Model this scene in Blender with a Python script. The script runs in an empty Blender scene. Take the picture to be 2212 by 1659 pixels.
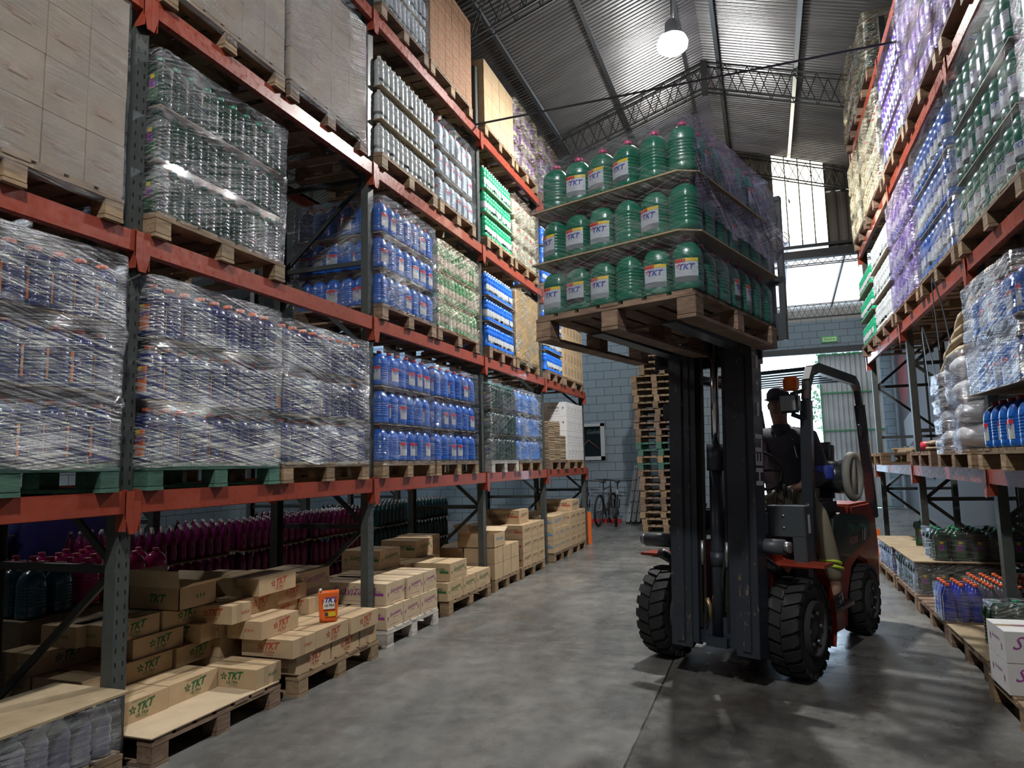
import bpy, bmesh, math, random
from mathutils import Vector, Matrix, noise
random.seed(7)
PI = math.pi
S = bpy.context.scene
COL = S.collection

# ------------------------------------------------------------------ camera
F_PX, YAW, PITCH, ROLL = 1523.94, math.radians(19.5464), math.radians(6.4872), math.radians(-1.353)
cy_, sy_, cp_, sp_ = math.cos(YAW), math.sin(YAW), math.cos(PITCH), math.sin(PITCH)
FW = Vector((-sy_ * cp_, cy_ * cp_, sp_))
R0 = Vector((cy_, sy_, 0)); U0 = R0.cross(FW)
CR, SR = math.cos(ROLL), math.sin(ROLL)
RT = CR * R0 + SR * U0; UP = -SR * R0 + CR * U0
cam_data = bpy.data.cameras.new('camera')
cam = bpy.data.objects.new('camera', cam_data); COL.objects.link(cam)
M = Matrix((RT, UP, -FW)).transposed().to_4x4(); M.translation = Vector((0, 0, 1.6))
cam.matrix_world = M
cam_data.sensor_fit = 'HORIZONTAL'; cam_data.sensor_width = 36.0
cam_data.lens = F_PX / 2212 * 36.0
cam_data.clip_start = 0.05; cam_data.clip_end = 200
S.camera = cam

# ------------------------------------------------------------------ world, lights, exposure
S.view_settings.view_transform = 'Standard'; S.view_settings.look = 'None'
S.view_settings.gamma = 1; S.view_settings.use_curve_mapping = False
S.view_settings.exposure = -0.08
W = bpy.data.worlds.new('sky'); S.world = W; W.use_nodes = True
wn = W.node_tree.nodes; wl = W.node_tree.links
wn['Background'].inputs[0].default_value = (0.62, 0.80, 1.0, 1)
wn['Background'].inputs[1].default_value = 13.0

def area(name, loc, rot, size, power, color, sy=None, portal=False, shape='DISK', spread=PI):
    d = bpy.data.lights.new(name, 'AREA'); d.shape = shape; d.size = size
    if sy: d.size_y = sy
    d.energy = power; d.color = color; d.spread = spread
    if portal: d.cycles.is_portal = True
    o = bpy.data.objects.new(name, d); COL.objects.link(o)
    o.location = loc; o.rotation_euler = rot
    return o
LAMPS = [((-0.88, 9.5, 7.50), 590), ((-0.86, 0.3, 7.50), 315), ((-0.86, -5.0, 7.50), 70), ((-9.0, 8.0, 6.2), 95), ((-9.0, 3.0, 6.2), 60)]
for (lp, pw) in LAMPS:
    area('lamp_light', (lp[0], lp[1], lp[2] - 0.30), (0, 0, 0), 0.30, pw, (1.0, 0.985, 0.94))
    g_ = bpy.data.lights.new('lamp_glow', 'POINT'); g_.energy = pw * 0.42; g_.color = (1.0, 0.985, 0.94); g_.shadow_soft_size = 0.17
    go = bpy.data.objects.new('lamp_glow', g_); COL.objects.link(go); go.location = (lp[0], lp[1], lp[2] - 0.33)
area('door_daylight', (0.9, 24.62, 2.4), (math.radians(-90), 0, 0), 1.8, 1, (1, 1, 1), 4.7, True, 'RECTANGLE')
try:
    S.cycles.max_bounces = 5; S.cycles.diffuse_bounces = 2; S.cycles.glossy_bounces = 2
    S.cycles.transmission_bounces = 2; S.cycles.transparent_max_bounces = 9
    S.cycles.sample_clamp_indirect = 4.0; S.cycles.caustics_reflective = False; S.cycles.caustics_refractive = False
    S.cycles.use_denoising = True
except Exception:
    pass

# ------------------------------------------------------------------ materials
MATS = {}
def mat(name, col, rough=0.5, metal=0.0, emit=None, estr=0.0, spec=0.5, trans=0.0, alpha=1.0, coat=0.0):
    if name in MATS: return MATS[name]
    m = bpy.data.materials.new(name); m.use_nodes = True
    b = m.node_tree.nodes['Principled BSDF']
    b.inputs['Base Color'].default_value = (*col, 1); b.inputs['Roughness'].default_value = rough
    b.inputs['Metallic'].default_value = metal; b.inputs['Specular IOR Level'].default_value = spec
    if emit: b.inputs['Emission Color'].default_value = (*emit, 1); b.inputs['Emission Strength'].default_value = estr
    if trans: b.inputs['Transmission Weight'].default_value = trans
    if coat: b.inputs['Coat Weight'].default_value = coat
    if alpha < 1: b.inputs['Alpha'].default_value = alpha
    m.diffuse_color = (*col, 1)
    MATS[name] = m
    return m
class NT:
    def __init__(s, m): s.t = m.node_tree; s.n = s.t.nodes; s.l = s.t.links; s.b = s.n.get('Principled BSDF')
    def add(s, typ, **kw):
        n = s.n.new(typ)
        for k, v in kw.items():
            if k.startswith('i_'): n.inputs[int(k[2:])].default_value = v
            else: setattr(n, k, v)
        return n
    def link(s, a, b): s.l.new(a, b)
    def math(s, op, a, b=None, clamp=False):
        n = s.n.new('ShaderNodeMath'); n.operation = op; n.use_clamp = clamp
        for i, v in enumerate((a, b)):
            if v is None: continue
            if isinstance(v, (int, float)): n.inputs[i].default_value = v
            else: s.l.new(v, n.inputs[i])
        return n.outputs[0]
    def coord(s, kind='Object', scale=(1, 1, 1), rot=(0, 0, 0), rnd=False):
        tc = s.add('ShaderNodeTexCoord'); mp = s.add('ShaderNodeMapping')
        mp.inputs['Scale'].default_value = scale; mp.inputs['Rotation'].default_value = rot
        s.link(tc.outputs[kind], mp.inputs[0])
        if rnd:
            oi = s.add('ShaderNodeObjectInfo'); v = s.add('ShaderNodeVectorMath', operation='SCALE')
            cx = s.add('ShaderNodeCombineXYZ'); s.link(oi.outputs['Random'], cx.inputs[0]); s.link(oi.outputs['Random'], cx.inputs[1])
            s.link(cx.outputs[0], v.inputs[0]); v.inputs['Scale'].default_value = 17.0
            s.link(v.outputs[0], mp.inputs['Location'])
        return mp.outputs[0]
    def noise(s, vec, scale, detail=4, rough=0.55):
        n = s.add('ShaderNodeTexNoise'); n.inputs['Scale'].default_value = scale; n.inputs['Detail'].default_value = detail
        n.inputs['Roughness'].default_value = rough; s.link(vec, n.inputs['Vector']); return n.outputs[0]
    def ramp(s, fac, stops):
        r = s.add('ShaderNodeValToRGB'); e = r.color_ramp.elements
        while len(e) < len(stops): e.new(0.5)
        for el, (p, c) in zip(e, stops):
            el.position = p; el.color = (*c, 1) if len(c) == 3 else c
        s.link(fac, r.inputs[0]); return r.outputs[0]
    def mix(s, fac, a, b, typ='MIX'):
        n = s.add('ShaderNodeMixRGB'); n.blend_type = typ
        for i, v in enumerate((fac, a, b)):
            if isinstance(v, (int, float)): n.inputs[i].default_value = v
            elif isinstance(v, tuple): n.inputs[i].default_value = (*v, 1)
            else: s.link(v, n.inputs[i])
        return n.outputs[0]
    def bump(s, h, strength=0.3, dist=0.01):
        b = s.add('ShaderNodeBump'); b.inputs['Strength'].default_value = strength; b.inputs['Distance'].default_value = dist
        s.link(h, b.inputs['Height']); s.link(b.outputs[0], s.b.inputs['Normal']); return b.outputs[0]

def wood_mat(name, c1, c2, c3, rough=0.75):
    m = mat(name, c2, rough); t = NT(m)
    v = t.coord('Object', (3, 3, 14), rnd=True); n = t.noise(v, 2.2, 5)
    v2 = t.coord('Object', (30, 4, 30), rnd=True); n2 = t.noise(v2, 2, 3)
    f = t.math('ADD', t.math('MULTIPLY', n, 0.65), t.math('MULTIPLY', n2, 0.35))
    c = t.ramp(f, [(0.3, c1), (0.5, c2), (0.7, c3)])
    oi = t.add('ShaderNodeObjectInfo')
    br = t.math('ADD', t.math('MULTIPLY', oi.outputs['Random'], 0.5), 0.7)
    hs = t.add('ShaderNodeHueSaturation'); t.link(br, hs.inputs['Value']); t.link(c, hs.inputs['Color'])
    t.link(hs.outputs[0], t.b.inputs['Base Color']); t.bump(n2, 0.4, 0.004)
    return m
WOOD = wood_mat('pallet_wood', (0.12, 0.08, 0.05), (0.28, 0.19, 0.11), (0.42, 0.30, 0.18))
WOODD = wood_mat('pallet_wood_old', (0.10, 0.065, 0.045), (0.22, 0.145, 0.10), (0.36, 0.25, 0.17))
WOODG = wood_mat('pallet_wood_green', (0.04, 0.09, 0.07), (0.06, 0.16, 0.12), (0.12, 0.22, 0.16))
WOODW = wood_mat('pallet_wood_white', (0.30, 0.27, 0.24), (0.55, 0.52, 0.47), (0.7, 0.67, 0.6))
PLY = wood_mat('layer_board', (0.25, 0.19, 0.11), (0.34, 0.26, 0.16), (0.42, 0.33, 0.20))

def card_mat(name, c, v=0.12):
    m = mat(name, c, 0.8, spec=0.2); t = NT(m)
    vv = t.coord('Object', (6, 6, 6), rnd=True); n = t.noise(vv, 1.2, 4)
    vf = t.coord('Object', (220, 220, 1)); nf = t.noise(vf, 1, 1)
    k = t.ramp(t.math('ADD', t.math('MULTIPLY', n, 0.8), t.math('MULTIPLY', nf, 0.2)), [(0.25, tuple(x * (1 - v) for x in c)), (0.75, tuple(min(1, x * (1 + v)) for x in c))])
    t.link(k, t.b.inputs['Base Color']); return m
CARD = card_mat('cardboard', (0.50, 0.365, 0.225))
CARD2 = card_mat('cardboard_pale', (0.56, 0.44, 0.30))
CARDG = card_mat('cardboard_grey', (0.32, 0.255, 0.185))
CARDR = card_mat('cardboard_reddish', (0.36, 0.23, 0.145))
WHITEBOX = card_mat('white_board', (0.60, 0.60, 0.61), 0.05)
TAPE = mat('packing_tape', (0.42, 0.30, 0.18), 0.25)
GREEN_INK = mat('green_ink', (0.02, 0.13, 0.035), 0.7); RED_INK = mat('red_ink', (0.42, 0.075, 0.035), 0.7)
PURPLE_INK = mat('purple_ink', (0.28, 0.05, 0.25), 0.7); BLUE_INK = mat('blue_ink', (0.02, 0.05, 0.35), 0.6)
DARK_INK = mat('dark_ink', (0.06, 0.045, 0.04), 0.7); WHITE_INK = mat('white_ink', (0.75, 0.76, 0.76), 0.5)
LBLUE_INK = mat('light_blue_ink', (0.10, 0.28, 0.45), 0.7)

def beam_mat(name, c):
    m = mat(name, c, 0.36, coat=0.2); t = NT(m)
    n = t.noise(t.coord('Object', (4, 4, 4), rnd=True), 1.5, 5)
    t.link(t.ramp(n, [(0.3, tuple(x * 0.8 for x in c)), (0.62, c), (0.8, (c[0] * 1.05, c[1] * 1.4, c[2] * 1.6))]), t.b.inputs['Base Color'])
    s = t.noise(t.coord('Object', (25, 25, 25), rnd=True), 1.0, 6, 0.7)
    t.link(t.ramp(s, [(0.35, (0.22,) * 3), (0.7, (0.5,) * 3)]), t.b.inputs['Roughness'])
    return m
ORANGE = beam_mat('orange_beam_paint', (0.33, 0.060, 0.034))
GUARD = mat('orange_guard_paint', (0.75, 0.15, 0.03), 0.45)
def post_mat():
    m = mat('grey_post_paint', (0.06, 0.07, 0.068), 0.42); t = NT(m)
    tc = t.add('ShaderNodeTexCoord'); sx = t.add('ShaderNodeSeparateXYZ'); t.link(tc.outputs['Object'], sx.inputs[0])
    z = t.math('MODULO', sx.outputs[2], 0.076); ya = t.math('ABSOLUTE', sx.outputs[1])
    a = t.math('LESS_THAN', t.math('ABSOLUTE', t.math('SUBTRACT', z, 0.03)), 0.014)
    b = t.math('LESS_THAN', t.math('ABSOLUTE', t.math('SUBTRACT', ya, 0.024)), 0.0048)
    geo = t.add('ShaderNodeNewGeometry'); gx = t.add('ShaderNodeSeparateXYZ'); t.link(geo.outputs['Normal'], gx.inputs[0])
    c = t.math('GREATER_THAN', t.math('ABSOLUTE', gx.outputs[0]), 0.7)
    f = t.math('MULTIPLY', t.math('MULTIPLY', a, b), c)
    n = t.noise(t.coord('Object', (7, 7, 3)), 2, 6, 0.7)
    base = t.ramp(n, [(0.25, (0.045, 0.052, 0.051)), (0.66, (0.075, 0.086, 0.082)), (0.8, (0.20, 0.20, 0.185))])
    t.link(t.mix(f, base, (0.004, 0.004, 0.004)), t.b.inputs['Base Color']); return m
POST = post_mat()
BRACE = mat('dark_brace_paint', (0.035, 0.042, 0.045), 0.5)
STEEL = mat('galvanised_steel', (0.35, 0.36, 0.37), 0.38, 0.9)
DSTEEL = mat('dark_steel', (0.05, 0.052, 0.055), 0.5, 0.3)
BLACK = mat('black_rubber', (0.012, 0.012, 0.013), 0.75)
BLACKP = mat('black_plastic', (0.014, 0.015, 0.017), 0.35)
ALU = mat('aluminium', (0.5, 0.52, 0.54), 0.4, 0.7)

def plastic(name, c, rough=0.28, sss=0.0, var=0.1):
    m = mat(name, c, rough, coat=0.25); t = NT(m)
    oi = t.add('ShaderNodeObjectInfo')
    lo = tuple(x * (1 - var) for x in c); hi = tuple(min(1, x * (1 + var)) for x in c)
    t.link(t.ramp(oi.outputs['Random'], [(0, lo), (1, hi)]), t.b.inputs['Base Color'])
    n = t.noise(t.coord('Object', (18, 18, 50), rnd=True), 1.0, 3); t.bump(n, 0.5, 0.004)
    if sss:
        t.b.inputs['Subsurface Weight'].default_value = sss; t.b.inputs['Subsurface Radius'].default_value = (0.02, 0.02, 0.02)
    return m
P_GREEN = plastic('green_plastic', (0.007, 0.145, 0.080)); P_BLUE = plastic('blue_plastic', (0.010, 0.12, 0.50))
P_GREEN2 = plastic('bright_green_plastic', (0.015, 0.36, 0.17)); P_BLUE2 = plastic('bright_blue_plastic', (0.02, 0.16, 0.72))
P_WHITE = plastic('white_plastic', (0.54, 0.58, 0.60)); P_CLEAR = plastic('milky_plastic', (0.48, 0.54, 0.57))
P_PURPLE = plastic('purple_plastic', (0.17, 0.085, 0.38)); P_DPURPLE = plastic('dark_purple_plastic', (0.12, 0.06, 0.32))
P_NAVY = plastic('navy_plastic', (0.010, 0.016, 0.10), 0.22); P_DGREEN = plastic('dark_green_plastic', (0.006, 0.035, 0.018), 0.2)
P_PINK = plastic('pink_plastic', (0.40, 0.012, 0.14), 0.15); P_DTEAL = plastic('dark_teal_plastic', (0.01, 0.07, 0.12), 0.2)
C_RED = plastic('red_cap', (0.45, 0.02, 0.06), 0.4); C_ORANGE = plastic('orange_cap', (0.75, 0.13, 0.04), 0.4)
C_PINK = plastic('pink_cap', (0.55, 0.05, 0.16), 0.4); C_GREEN = plastic('green_cap', (0.02, 0.20, 0.10), 0.4)
C_WHITE = plastic('white_cap', (0.75, 0.75, 0.75), 0.4)
LBL = mat('label_white', (0.50, 0.53, 0.55), 0.35); LBL_Y = mat('label_yellow', (0.80, 0.55, 0.03), 0.35); LBL_R = mat('label_red', (0.55, 0.03, 0.05), 0.35)
LBL_O = mat('label_orange', (0.75, 0.17, 0.04), 0.35); LBL_G = mat('label_grey', (0.30, 0.36, 0.36), 0.35); LBL_P = mat('label_pink', (0.6, 0.08, 0.30), 0.35)

def film_mat(name, dens=0.5, tint=(0.85, 0.87, 0.92), tilt=0.25, seed=0.0, veil=0.12):
    """stretch film: clear sheet with taut creases that catch the lamps"""
    m = bpy.data.materials.new(name); m.use_nodes = True; MATS[name] = m
    t = NT(m); t.n.remove(t.b); out = t.n['Material Output']
    tc = t.add('ShaderNodeTexCoord'); sx = t.add('ShaderNodeSeparateXYZ'); t.link(tc.outputs['Object'], sx.inputs[0])
    h = t.math('ADD', sx.outputs[0], sx.outputs[1])
    def streak(tl, fz, fh, sd, det=3):
        zz = t.math('ADD', sx.outputs[2], t.math('MULTIPLY', h, tl))
        cx = t.add('ShaderNodeCombineXYZ'); t.link(t.math('MULTIPLY', zz, fz), cx.inputs[0]); t.link(t.math('MULTIPLY', h, fh), cx.inputs[1]); cx.inputs[2].default_value = sd + seed
        return t.noise(cx.outputs[0], 1.0, det, 0.62)
    a = streak(tilt, 75, 1.3, 1.0, 4); b = streak(-tilt * 0.55, 120, 2.0, 5.0, 4); c = t.noise(t.coord('Object', (1, 1, 1)), 3.1, 3)
    w = t.noise(t.coord('Object', (1, 1, 1)), 26, 4, 0.65)
    s = t.math('ADD', t.math('MULTIPLY', a, 0.55), t.math('MULTIPLY', b, 0.45))
    hgt = t.math('ADD', s, t.math('MULTIPLY', w, 0.28))
    bp = t.add('ShaderNodeBump'); bp.inputs['Strength'].default_value = 1.0; bp.inputs['Distance'].default_value = 0.022; t.link(hgt, bp.inputs['Height'])
    tr = t.add('ShaderNodeBsdfTransparent'); tr.inputs[0].default_value = (*[min(1, x + 0.08) for x in tint], 1)
    gl = t.add('ShaderNodeBsdfAnisotropic') if False else t.add('ShaderNodeBsdfGlossy'); gl.inputs['Color'].default_value = (*tint, 1); gl.inputs['Roughness'].default_value = 0.10
    t.link(bp.outputs[0], gl.inputs['Normal'])
    df = t.add('ShaderNodeBsdfDiffuse'); df.inputs[0].default_value = (*tint, 1); t.link(bp.outputs[0], df.inputs['Normal'])
    fs = t.ramp(t.math('ADD', s, t.math('MULTIPLY', t.math('SUBTRACT', c, 0.5), 0.30)), [(0.45, (0, 0, 0)), (0.60, (1, 1, 1))])
    fg = t.math('ADD', t.math('MULTIPLY', fs, min(0.85, 0.60 * dens)), 0.07 * dens + 0.01)
    fd = t.math('MULTIPLY', t.math('POWER', fs, 1.6), veil)  # white diffuse: film haze, with reflected lamp light painted into the streaks
    m1 = t.add('ShaderNodeMixShader'); t.link(fg, m1.inputs[0]); t.link(tr.outputs[0], m1.inputs[1]); t.link(gl.outputs[0], m1.inputs[2])
    m2 = t.add('ShaderNodeMixShader'); t.link(fd, m2.inputs[0]); t.link(m1.outputs[0], m2.inputs[1]); t.link(df.outputs[0], m2.inputs[2])
    t.link(m2.outputs[0], out.inputs[0]); return m
FILM_H = film_mat('stretch_film_heavy', 1.2, tilt=0.22, veil=0.34); FILM_M = film_mat('stretch_film_medium', 0.68, tilt=-0.35, seed=9)
FILM_L = film_mat('stretch_film_light', 0.45, tilt=0.12, seed=4, veil=0.07); FILM_W = film_mat('stretch_film_warm_lit', 1.3, (0.92, 0.87, 0.74), -0.45, 14, 0.32)  # the warm film's tint holds the yellow daylight from the gable
FILM_P = film_mat('stretch_film_purple', 1.2, (0.72, 0.66, 0.86), 0.6, 20, 0.22)

def floor_mat():
    m = mat('concrete', (0.2, 0.2, 0.19), 0.5); t = NT(m)
    v = t.coord('Object'); n1 = t.noise(v, 0.7, 6, 0.6); n2 = t.noise(v, 5.0, 8, 0.7); n3 = t.noise(t.coord('Object', (1.2, 0.35, 1)), 2.2, 6, 0.65)
    f = t.math('ADD', t.math('ADD', t.math('MULTIPLY', n1, 0.4), t.math('MULTIPLY', n2, 0.3)), t.math('MULTIPLY', n3, 0.3))
    c = t.ramp(f, [(0.36, (0.050, 0.050, 0.049)), (0.47, (0.115, 0.114, 0.110)), (0.56, (0.18, 0.176, 0.166)), (0.68, (0.27, 0.25, 0.215))])
    sx = t.add('ShaderNodeSeparateXYZ'); t.link(v, sx.inputs[0])
    # darker, oil-stained slab on the forklift's side of the joint
    right = t.math('MULTIPLY', t.math('GREATER_THAN', sx.outputs[0], -0.80), t.math('LESS_THAN', sx.outputs[1], 5.95))
    st = t.ramp(t.noise(v, 1.7, 7, 0.7), [(0.40, (0.42, 0.40, 0.38)), (0.62, (1, 1, 1))])
    c = t.mix(right, c, t.mix(1.0, c, st, 'MULTIPLY'))
    j = t.math('LESS_THAN', t.math('ABSOLUTE', t.math('ADD', sx.outputs[0], t.math('ADD', 0.79, t.math('MULTIPLY', n2, 0.02)))), 0.006)
    j2 = t.math('LESS_THAN', t.math('ABSOLUTE', t.math('SUBTRACT', t.math('MODULO', t.math('ADD', sx.outputs[1], 8.15), 4.1), 2.0)), 0.006)
    jj = t.math('MAXIMUM', j, t.math('MULTIPLY', j2, 0.6))
    t.link(t.mix(jj, c, (0.025, 0.024, 0.022)), t.b.inputs['Base Color'])
    t.link(t.ramp(t.noise(v, 2.6, 6, 0.7), [(0.38, (0.20,) * 3), (0.62, (0.46,) * 3)]), t.b.inputs['Roughness'])
    t.bump(n2, 0.12, 0.01); return m
CONC = floor_mat()
def block_mat(name, c, mortar, rot=(0, 0, 0), rough=0.6):
    m = mat(name, c, rough); t = NT(m)
    tc = t.add('ShaderNodeTexCoord'); sx = t.add('ShaderNodeSeparateXYZ'); t.link(tc.outputs['Object'], sx.inputs[0])
    cx = t.add('ShaderNodeCombineXYZ'); t.link(t.math('ADD', sx.outputs[0], sx.outputs[1]), cx.inputs[0]); t.link(sx.outputs[2], cx.inputs[1])
    b = t.add('ShaderNodeTexBrick'); t.link(cx.outputs[0], b.inputs['Vector']); b.inputs['Scale'].default_value = 1.0
    b.inputs['Brick Width'].default_value = 0.455; b.inputs['Row Height'].default_value = 0.228; b.inputs['Mortar Size'].default_value = 0.008
    b.inputs['Mortar Smooth'].default_value = 0.2; b.inputs['Bias'].default_value = -0.3
    b.inputs['Color1'].default_value = (*c, 1); b.inputs['Color2'].default_value = (*[x * 0.9 for x in c], 1); b.inputs['Mortar'].default_value = (*mortar, 1)
    t.link(b.outputs[0], t.b.inputs['Base Color']); inv = t.math('SUBTRACT', 1.0, b.outputs['Fac']); t.bump(inv, 0.8, 0.012); return m
BLOCKS = block_mat('blue_grey_blockwork', (0.20, 0.255, 0.295), (0.07, 0.09, 0.105))
RAWBLOCK = block_mat('bare_blockwork', (0.33, 0.31, 0.28), (0.16, 0.15, 0.14), rough=0.9)
def roof_mat(name, c, rough, metal):
    m = mat(name, c, rough, metal); t = NT(m)
    n = t.noise(t.coord('Object', (0.6, 2, 1)), 1.5, 5)
    t.link(t.ramp(n, [(0.3, tuple(x * 0.7 for x in c)), (0.7, c)]), t.b.inputs['Base Color']); return m
ROOF = roof_mat('corrugated_zinc', (0.36, 0.36, 0.365), 0.28, 0.85)
RUSTY = roof_mat('weathered_zinc', (0.22, 0.19, 0.155), 0.6, 0.4)
DOORSH = roof_mat('door_sheet', (0.62, 0.66, 0.68), 0.5, 0.2)
GLOWY = mat('daylit_fibreglass', (0.8, 0.74, 0.55), 0.6, emit=(1.0, 0.93, 0.74), estr=6.0)
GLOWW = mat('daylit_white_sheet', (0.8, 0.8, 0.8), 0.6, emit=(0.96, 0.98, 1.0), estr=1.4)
LAMPM = mat('lamp_glow', (1, 1, 1), 0.5, emit=(0.95, 0.98, 1.0), estr=30.0)
WALLG = mat('plain_wall_paint', (0.075, 0.08, 0.085), 0.8)
DOORGREEN = mat('door_green_paint', (0.06, 0.33, 0.14), 0.5)

# ------------------------------------------------------------------ mesh helpers
class MB:
    def __init__(s): s.v = []; s.f = []; s.m = []; s.mats = []; s.sm = []
    def mi(s, m):
        if m not in s.mats: s.mats.append(m)
        return s.mats.index(m)
    def add(s, vs, fs, m, smooth=False, tf=None):
        o = len(s.v); k = s.mi(m)
        for p in vs:
            p = Vector(p)
            if tf is not None: p = tf @ p
            s.v.append(p)
        for f in fs: s.f.append([i + o for i in f]); s.m.append(k); s.sm.append(smooth)
        return s
    def box(s, x0, x1, y0, y1, z0, z1, m, tf=None):
        vs = [(x0, y0, z0), (x1, y0, z0), (x1, y1, z0), (x0, y1, z0), (x0, y0, z1), (x1, y0, z1), (x1, y1, z1), (x0, y1, z1)]
        return s.add(vs, [(0, 3, 2, 1), (4, 5, 6, 7), (0, 1, 5, 4), (1, 2, 6, 5), (2, 3, 7, 6), (3, 0, 4, 7)], m, tf=tf)
    def bar(s, p, q, w, h, m, up=(0, 0, 1)):
        p, q = Vector(p), Vector(q); d = (q - p); L = d.length; d.normalize(); u = Vector(up)
        if abs(d.dot(u)) > 0.98: u = Vector((0, 1, 0))
        r = d.cross(u).normalized(); u = r.cross(d)
        vs = [p + r * a * w / 2 + u * b * h / 2 + d * c * L for c in (0, 1) for (a, b) in ((-1, -1), (1, -1), (1, 1), (-1, 1))]
        return s.add(vs, [(0, 1, 2, 3), (7, 6, 5, 4), (0, 4, 5, 1), (1, 5, 6, 2), (2, 6, 7, 3), (3, 7, 4, 0)], m)
    def tube(s, pts, r, m, n=8, closed=False, caps=True):
        pts = [Vector(p) for p in pts]; N = len(pts); rr = r if isinstance(r, (list, tuple)) else [r] * N
        vs = []; up = None
        for i in range(N):
            a = pts[(i - 1) % N] if (closed or i > 0) else pts[i]; b = pts[(i + 1) % N] if (closed or i < N - 1) else pts[i]
            d = (b - a).normalized()
            if up is None: up = Vector((0, 0, 1)) if abs(d.z) < 0.9 else Vector((0, 1, 0))
            x = d.cross(up).normalized(); up = x.cross(d).normalized()
            for k in range(n):
                t = 2 * PI * k / n; vs.append(pts[i] + (x * math.cos(t) + up * math.sin(t)) * rr[i])
        fs = []
        for i in range(N if closed else N - 1):
            j = (i + 1) % N
            for k in range(n): fs.append((i * n + k, i * n + (k + 1) % n, j * n + (k + 1) % n, j * n + k))
        if caps and not closed: fs += [tuple(range(n - 1, -1, -1)), tuple((N - 1) * n + k for k in range(n))]
        return s.add(vs, fs, m, True)
    def cyl(s, p, q, r, m, n=16, r2=None): return s.tube([p, q], [r, r if r2 is None else r2], m, n)
    def lathe(s, prof, m, n=16, sq=0.0, sx=1.0, sy=1.0, c=(0, 0, 0), ph=0.0, tf=None, caps=True):
        vs = []
        for (r, z) in prof:
            for k in range(n):
                t = 2 * PI * k / n + ph; ct, st = math.cos(t), math.sin(t)
                q = 1.0
                if sq: q = 1.0 + sq * (1.0 / max(abs(ct), abs(st)) - 1.0)
                vs.append((c[0] + r * q * ct * sx, c[1] + r * q * st * sy, c[2] + z))
        fs = [(i * n + k, i * n + (k + 1) % n, (i + 1) * n + (k + 1) % n, (i + 1) * n + k) for i in range(len(prof) - 1) for k in range(n)]
        if caps: fs += [tuple(range(n - 1, -1, -1)), tuple((len(prof) - 1) * n + k for k in range(n))]
        return s.add(vs, fs, m, True, tf=tf)
    def prism(s, poly, d0, d1, m, axis='y', tf=None):
        n = len(poly)
        def P(a, b, d): return {'y': (a, d, b), 'x': (d, a, b), 'z': (a, b, d)}[axis]
        vs = [P(a, b, d0) for a, b in poly] + [P(a, b, d1) for a, b in poly]
        fs = [tuple(range(n)), tuple(range(2 * n - 1, n - 1, -1))] + [(i, (i + 1) % n, n + (i + 1) % n, n + i) for i in range(n)]
        return s.add(vs, fs, m, tf=tf)
    def mesh(s, name, bevel=0.0):
        me = bpy.data.meshes.new(name); me.from_pydata([tuple(p) for p in s.v], [], s.f)
        for m in s.mats: me.materials.append(m)
        me.polygons.foreach_set('material_index', s.m); me.polygons.foreach_set('use_smooth', s.sm)
        bm = bmesh.new(); bm.from_mesh(me); bmesh.ops.recalc_face_normals(bm, faces=bm.faces)
        if bevel: bmesh.ops.bevel(bm, geom=[e for e in bm.edges if e.is_manifold and e.calc_face_angle(0) > 0.5], offset=bevel, segments=2, affect='EDGES', clamp_overlap=True)
        bm.to_mesh(me); bm.free()
        me.update(); return me
    def obj(s, name, parent=None, bevel=0.0, loc=None, rot=None):
        return mk(name, s.mesh(name, bevel), parent, loc, rot)
def mk(name, me, parent=None, loc=None, rot=None):
    o = bpy.data.objects.new(name, me); COL.objects.link(o)
    if parent: o.parent = parent
    if loc is not None: o.location = loc
    if rot is not None: o.rotation_euler = rot
    return o
def tag(o, label, cat, group=None, kind=None):
    o['label'] = label; o['category'] = cat
    if group: o['group'] = group
    if kind: o['kind'] = kind
    return o
def root(name, loc, label, cat, group=None, rot=(0, 0, 0), kind=None):
    o = bpy.data.objects.new(name, None); COL.objects.link(o); o.location = loc; o.rotation_euler = rot; o.empty_display_size = 0.1
    return tag(o, label, cat, group, kind)
def struct(o): o['kind'] = 'structure'; return o
def dup(o, parent=None):
    c = o.copy(); COL.objects.link(c)
    if parent: c.parent = parent
    for ch in o.children: dup(ch, c)
    return c
ORD = ['first', 'second', 'third', 'fourth', 'fifth', 'sixth', 'seventh', 'eighth', 'ninth', 'tenth', 'eleventh', 'twelfth', 'thirteenth', 'fourteenth', 'fifteenth']
TIER = {1: ['only'], 2: ['bottom', 'top'], 3: ['bottom', 'middle', 'top'], 4: ['bottom', 'lower-middle', 'upper-middle', 'top'], 5: ['bottom', 'second', 'middle', 'fourth', 'top']}

_tc = {}
def text2d(s, size=1.0, shear=0.0, bold=0.0):
    key = (s, shear, bold)
    if key not in _tc:
        c = bpy.data.curves.new('t', 'FONT'); c.body = s; c.size = 1.0; c.shear = shear; c.align_x = 'CENTER'; c.align_y = 'CENTER'; c.resolution_u = 2; c.offset = bold
        o = bpy.data.objects.new('t', c); COL.objects.link(o)
        dg = bpy.context.evaluated_depsgraph_get(); me = bpy.data.meshes.new_from_object(o.evaluated_get(dg))
        _tc[key] = ([tuple(v.co) for v in me.vertices], [tuple(p.vertices) for p in me.polygons])
        bpy.data.objects.remove(o); bpy.data.curves.remove(c); bpy.data.meshes.remove(me)
    V, Fc = _tc[key]
    return [(x * size, y * size) for x, y, z in V], Fc
def put_text(mb, s, size, m, org, ux, uz, off, shear=0.0, bold=0.0, stretch=1.0, rise=0.0):
    """writing laid on a flat face: org = centre, ux = reading direction, uz = up, off = lift off the face"""
    V, Fc = text2d(s, size, shear, bold); org, ux, uz, off = map(Vector, (org, ux, uz, off))
    mb.add([org + ux * x * stretch + uz * (y + rise * x) + off for x, y in V], Fc, m)
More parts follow.
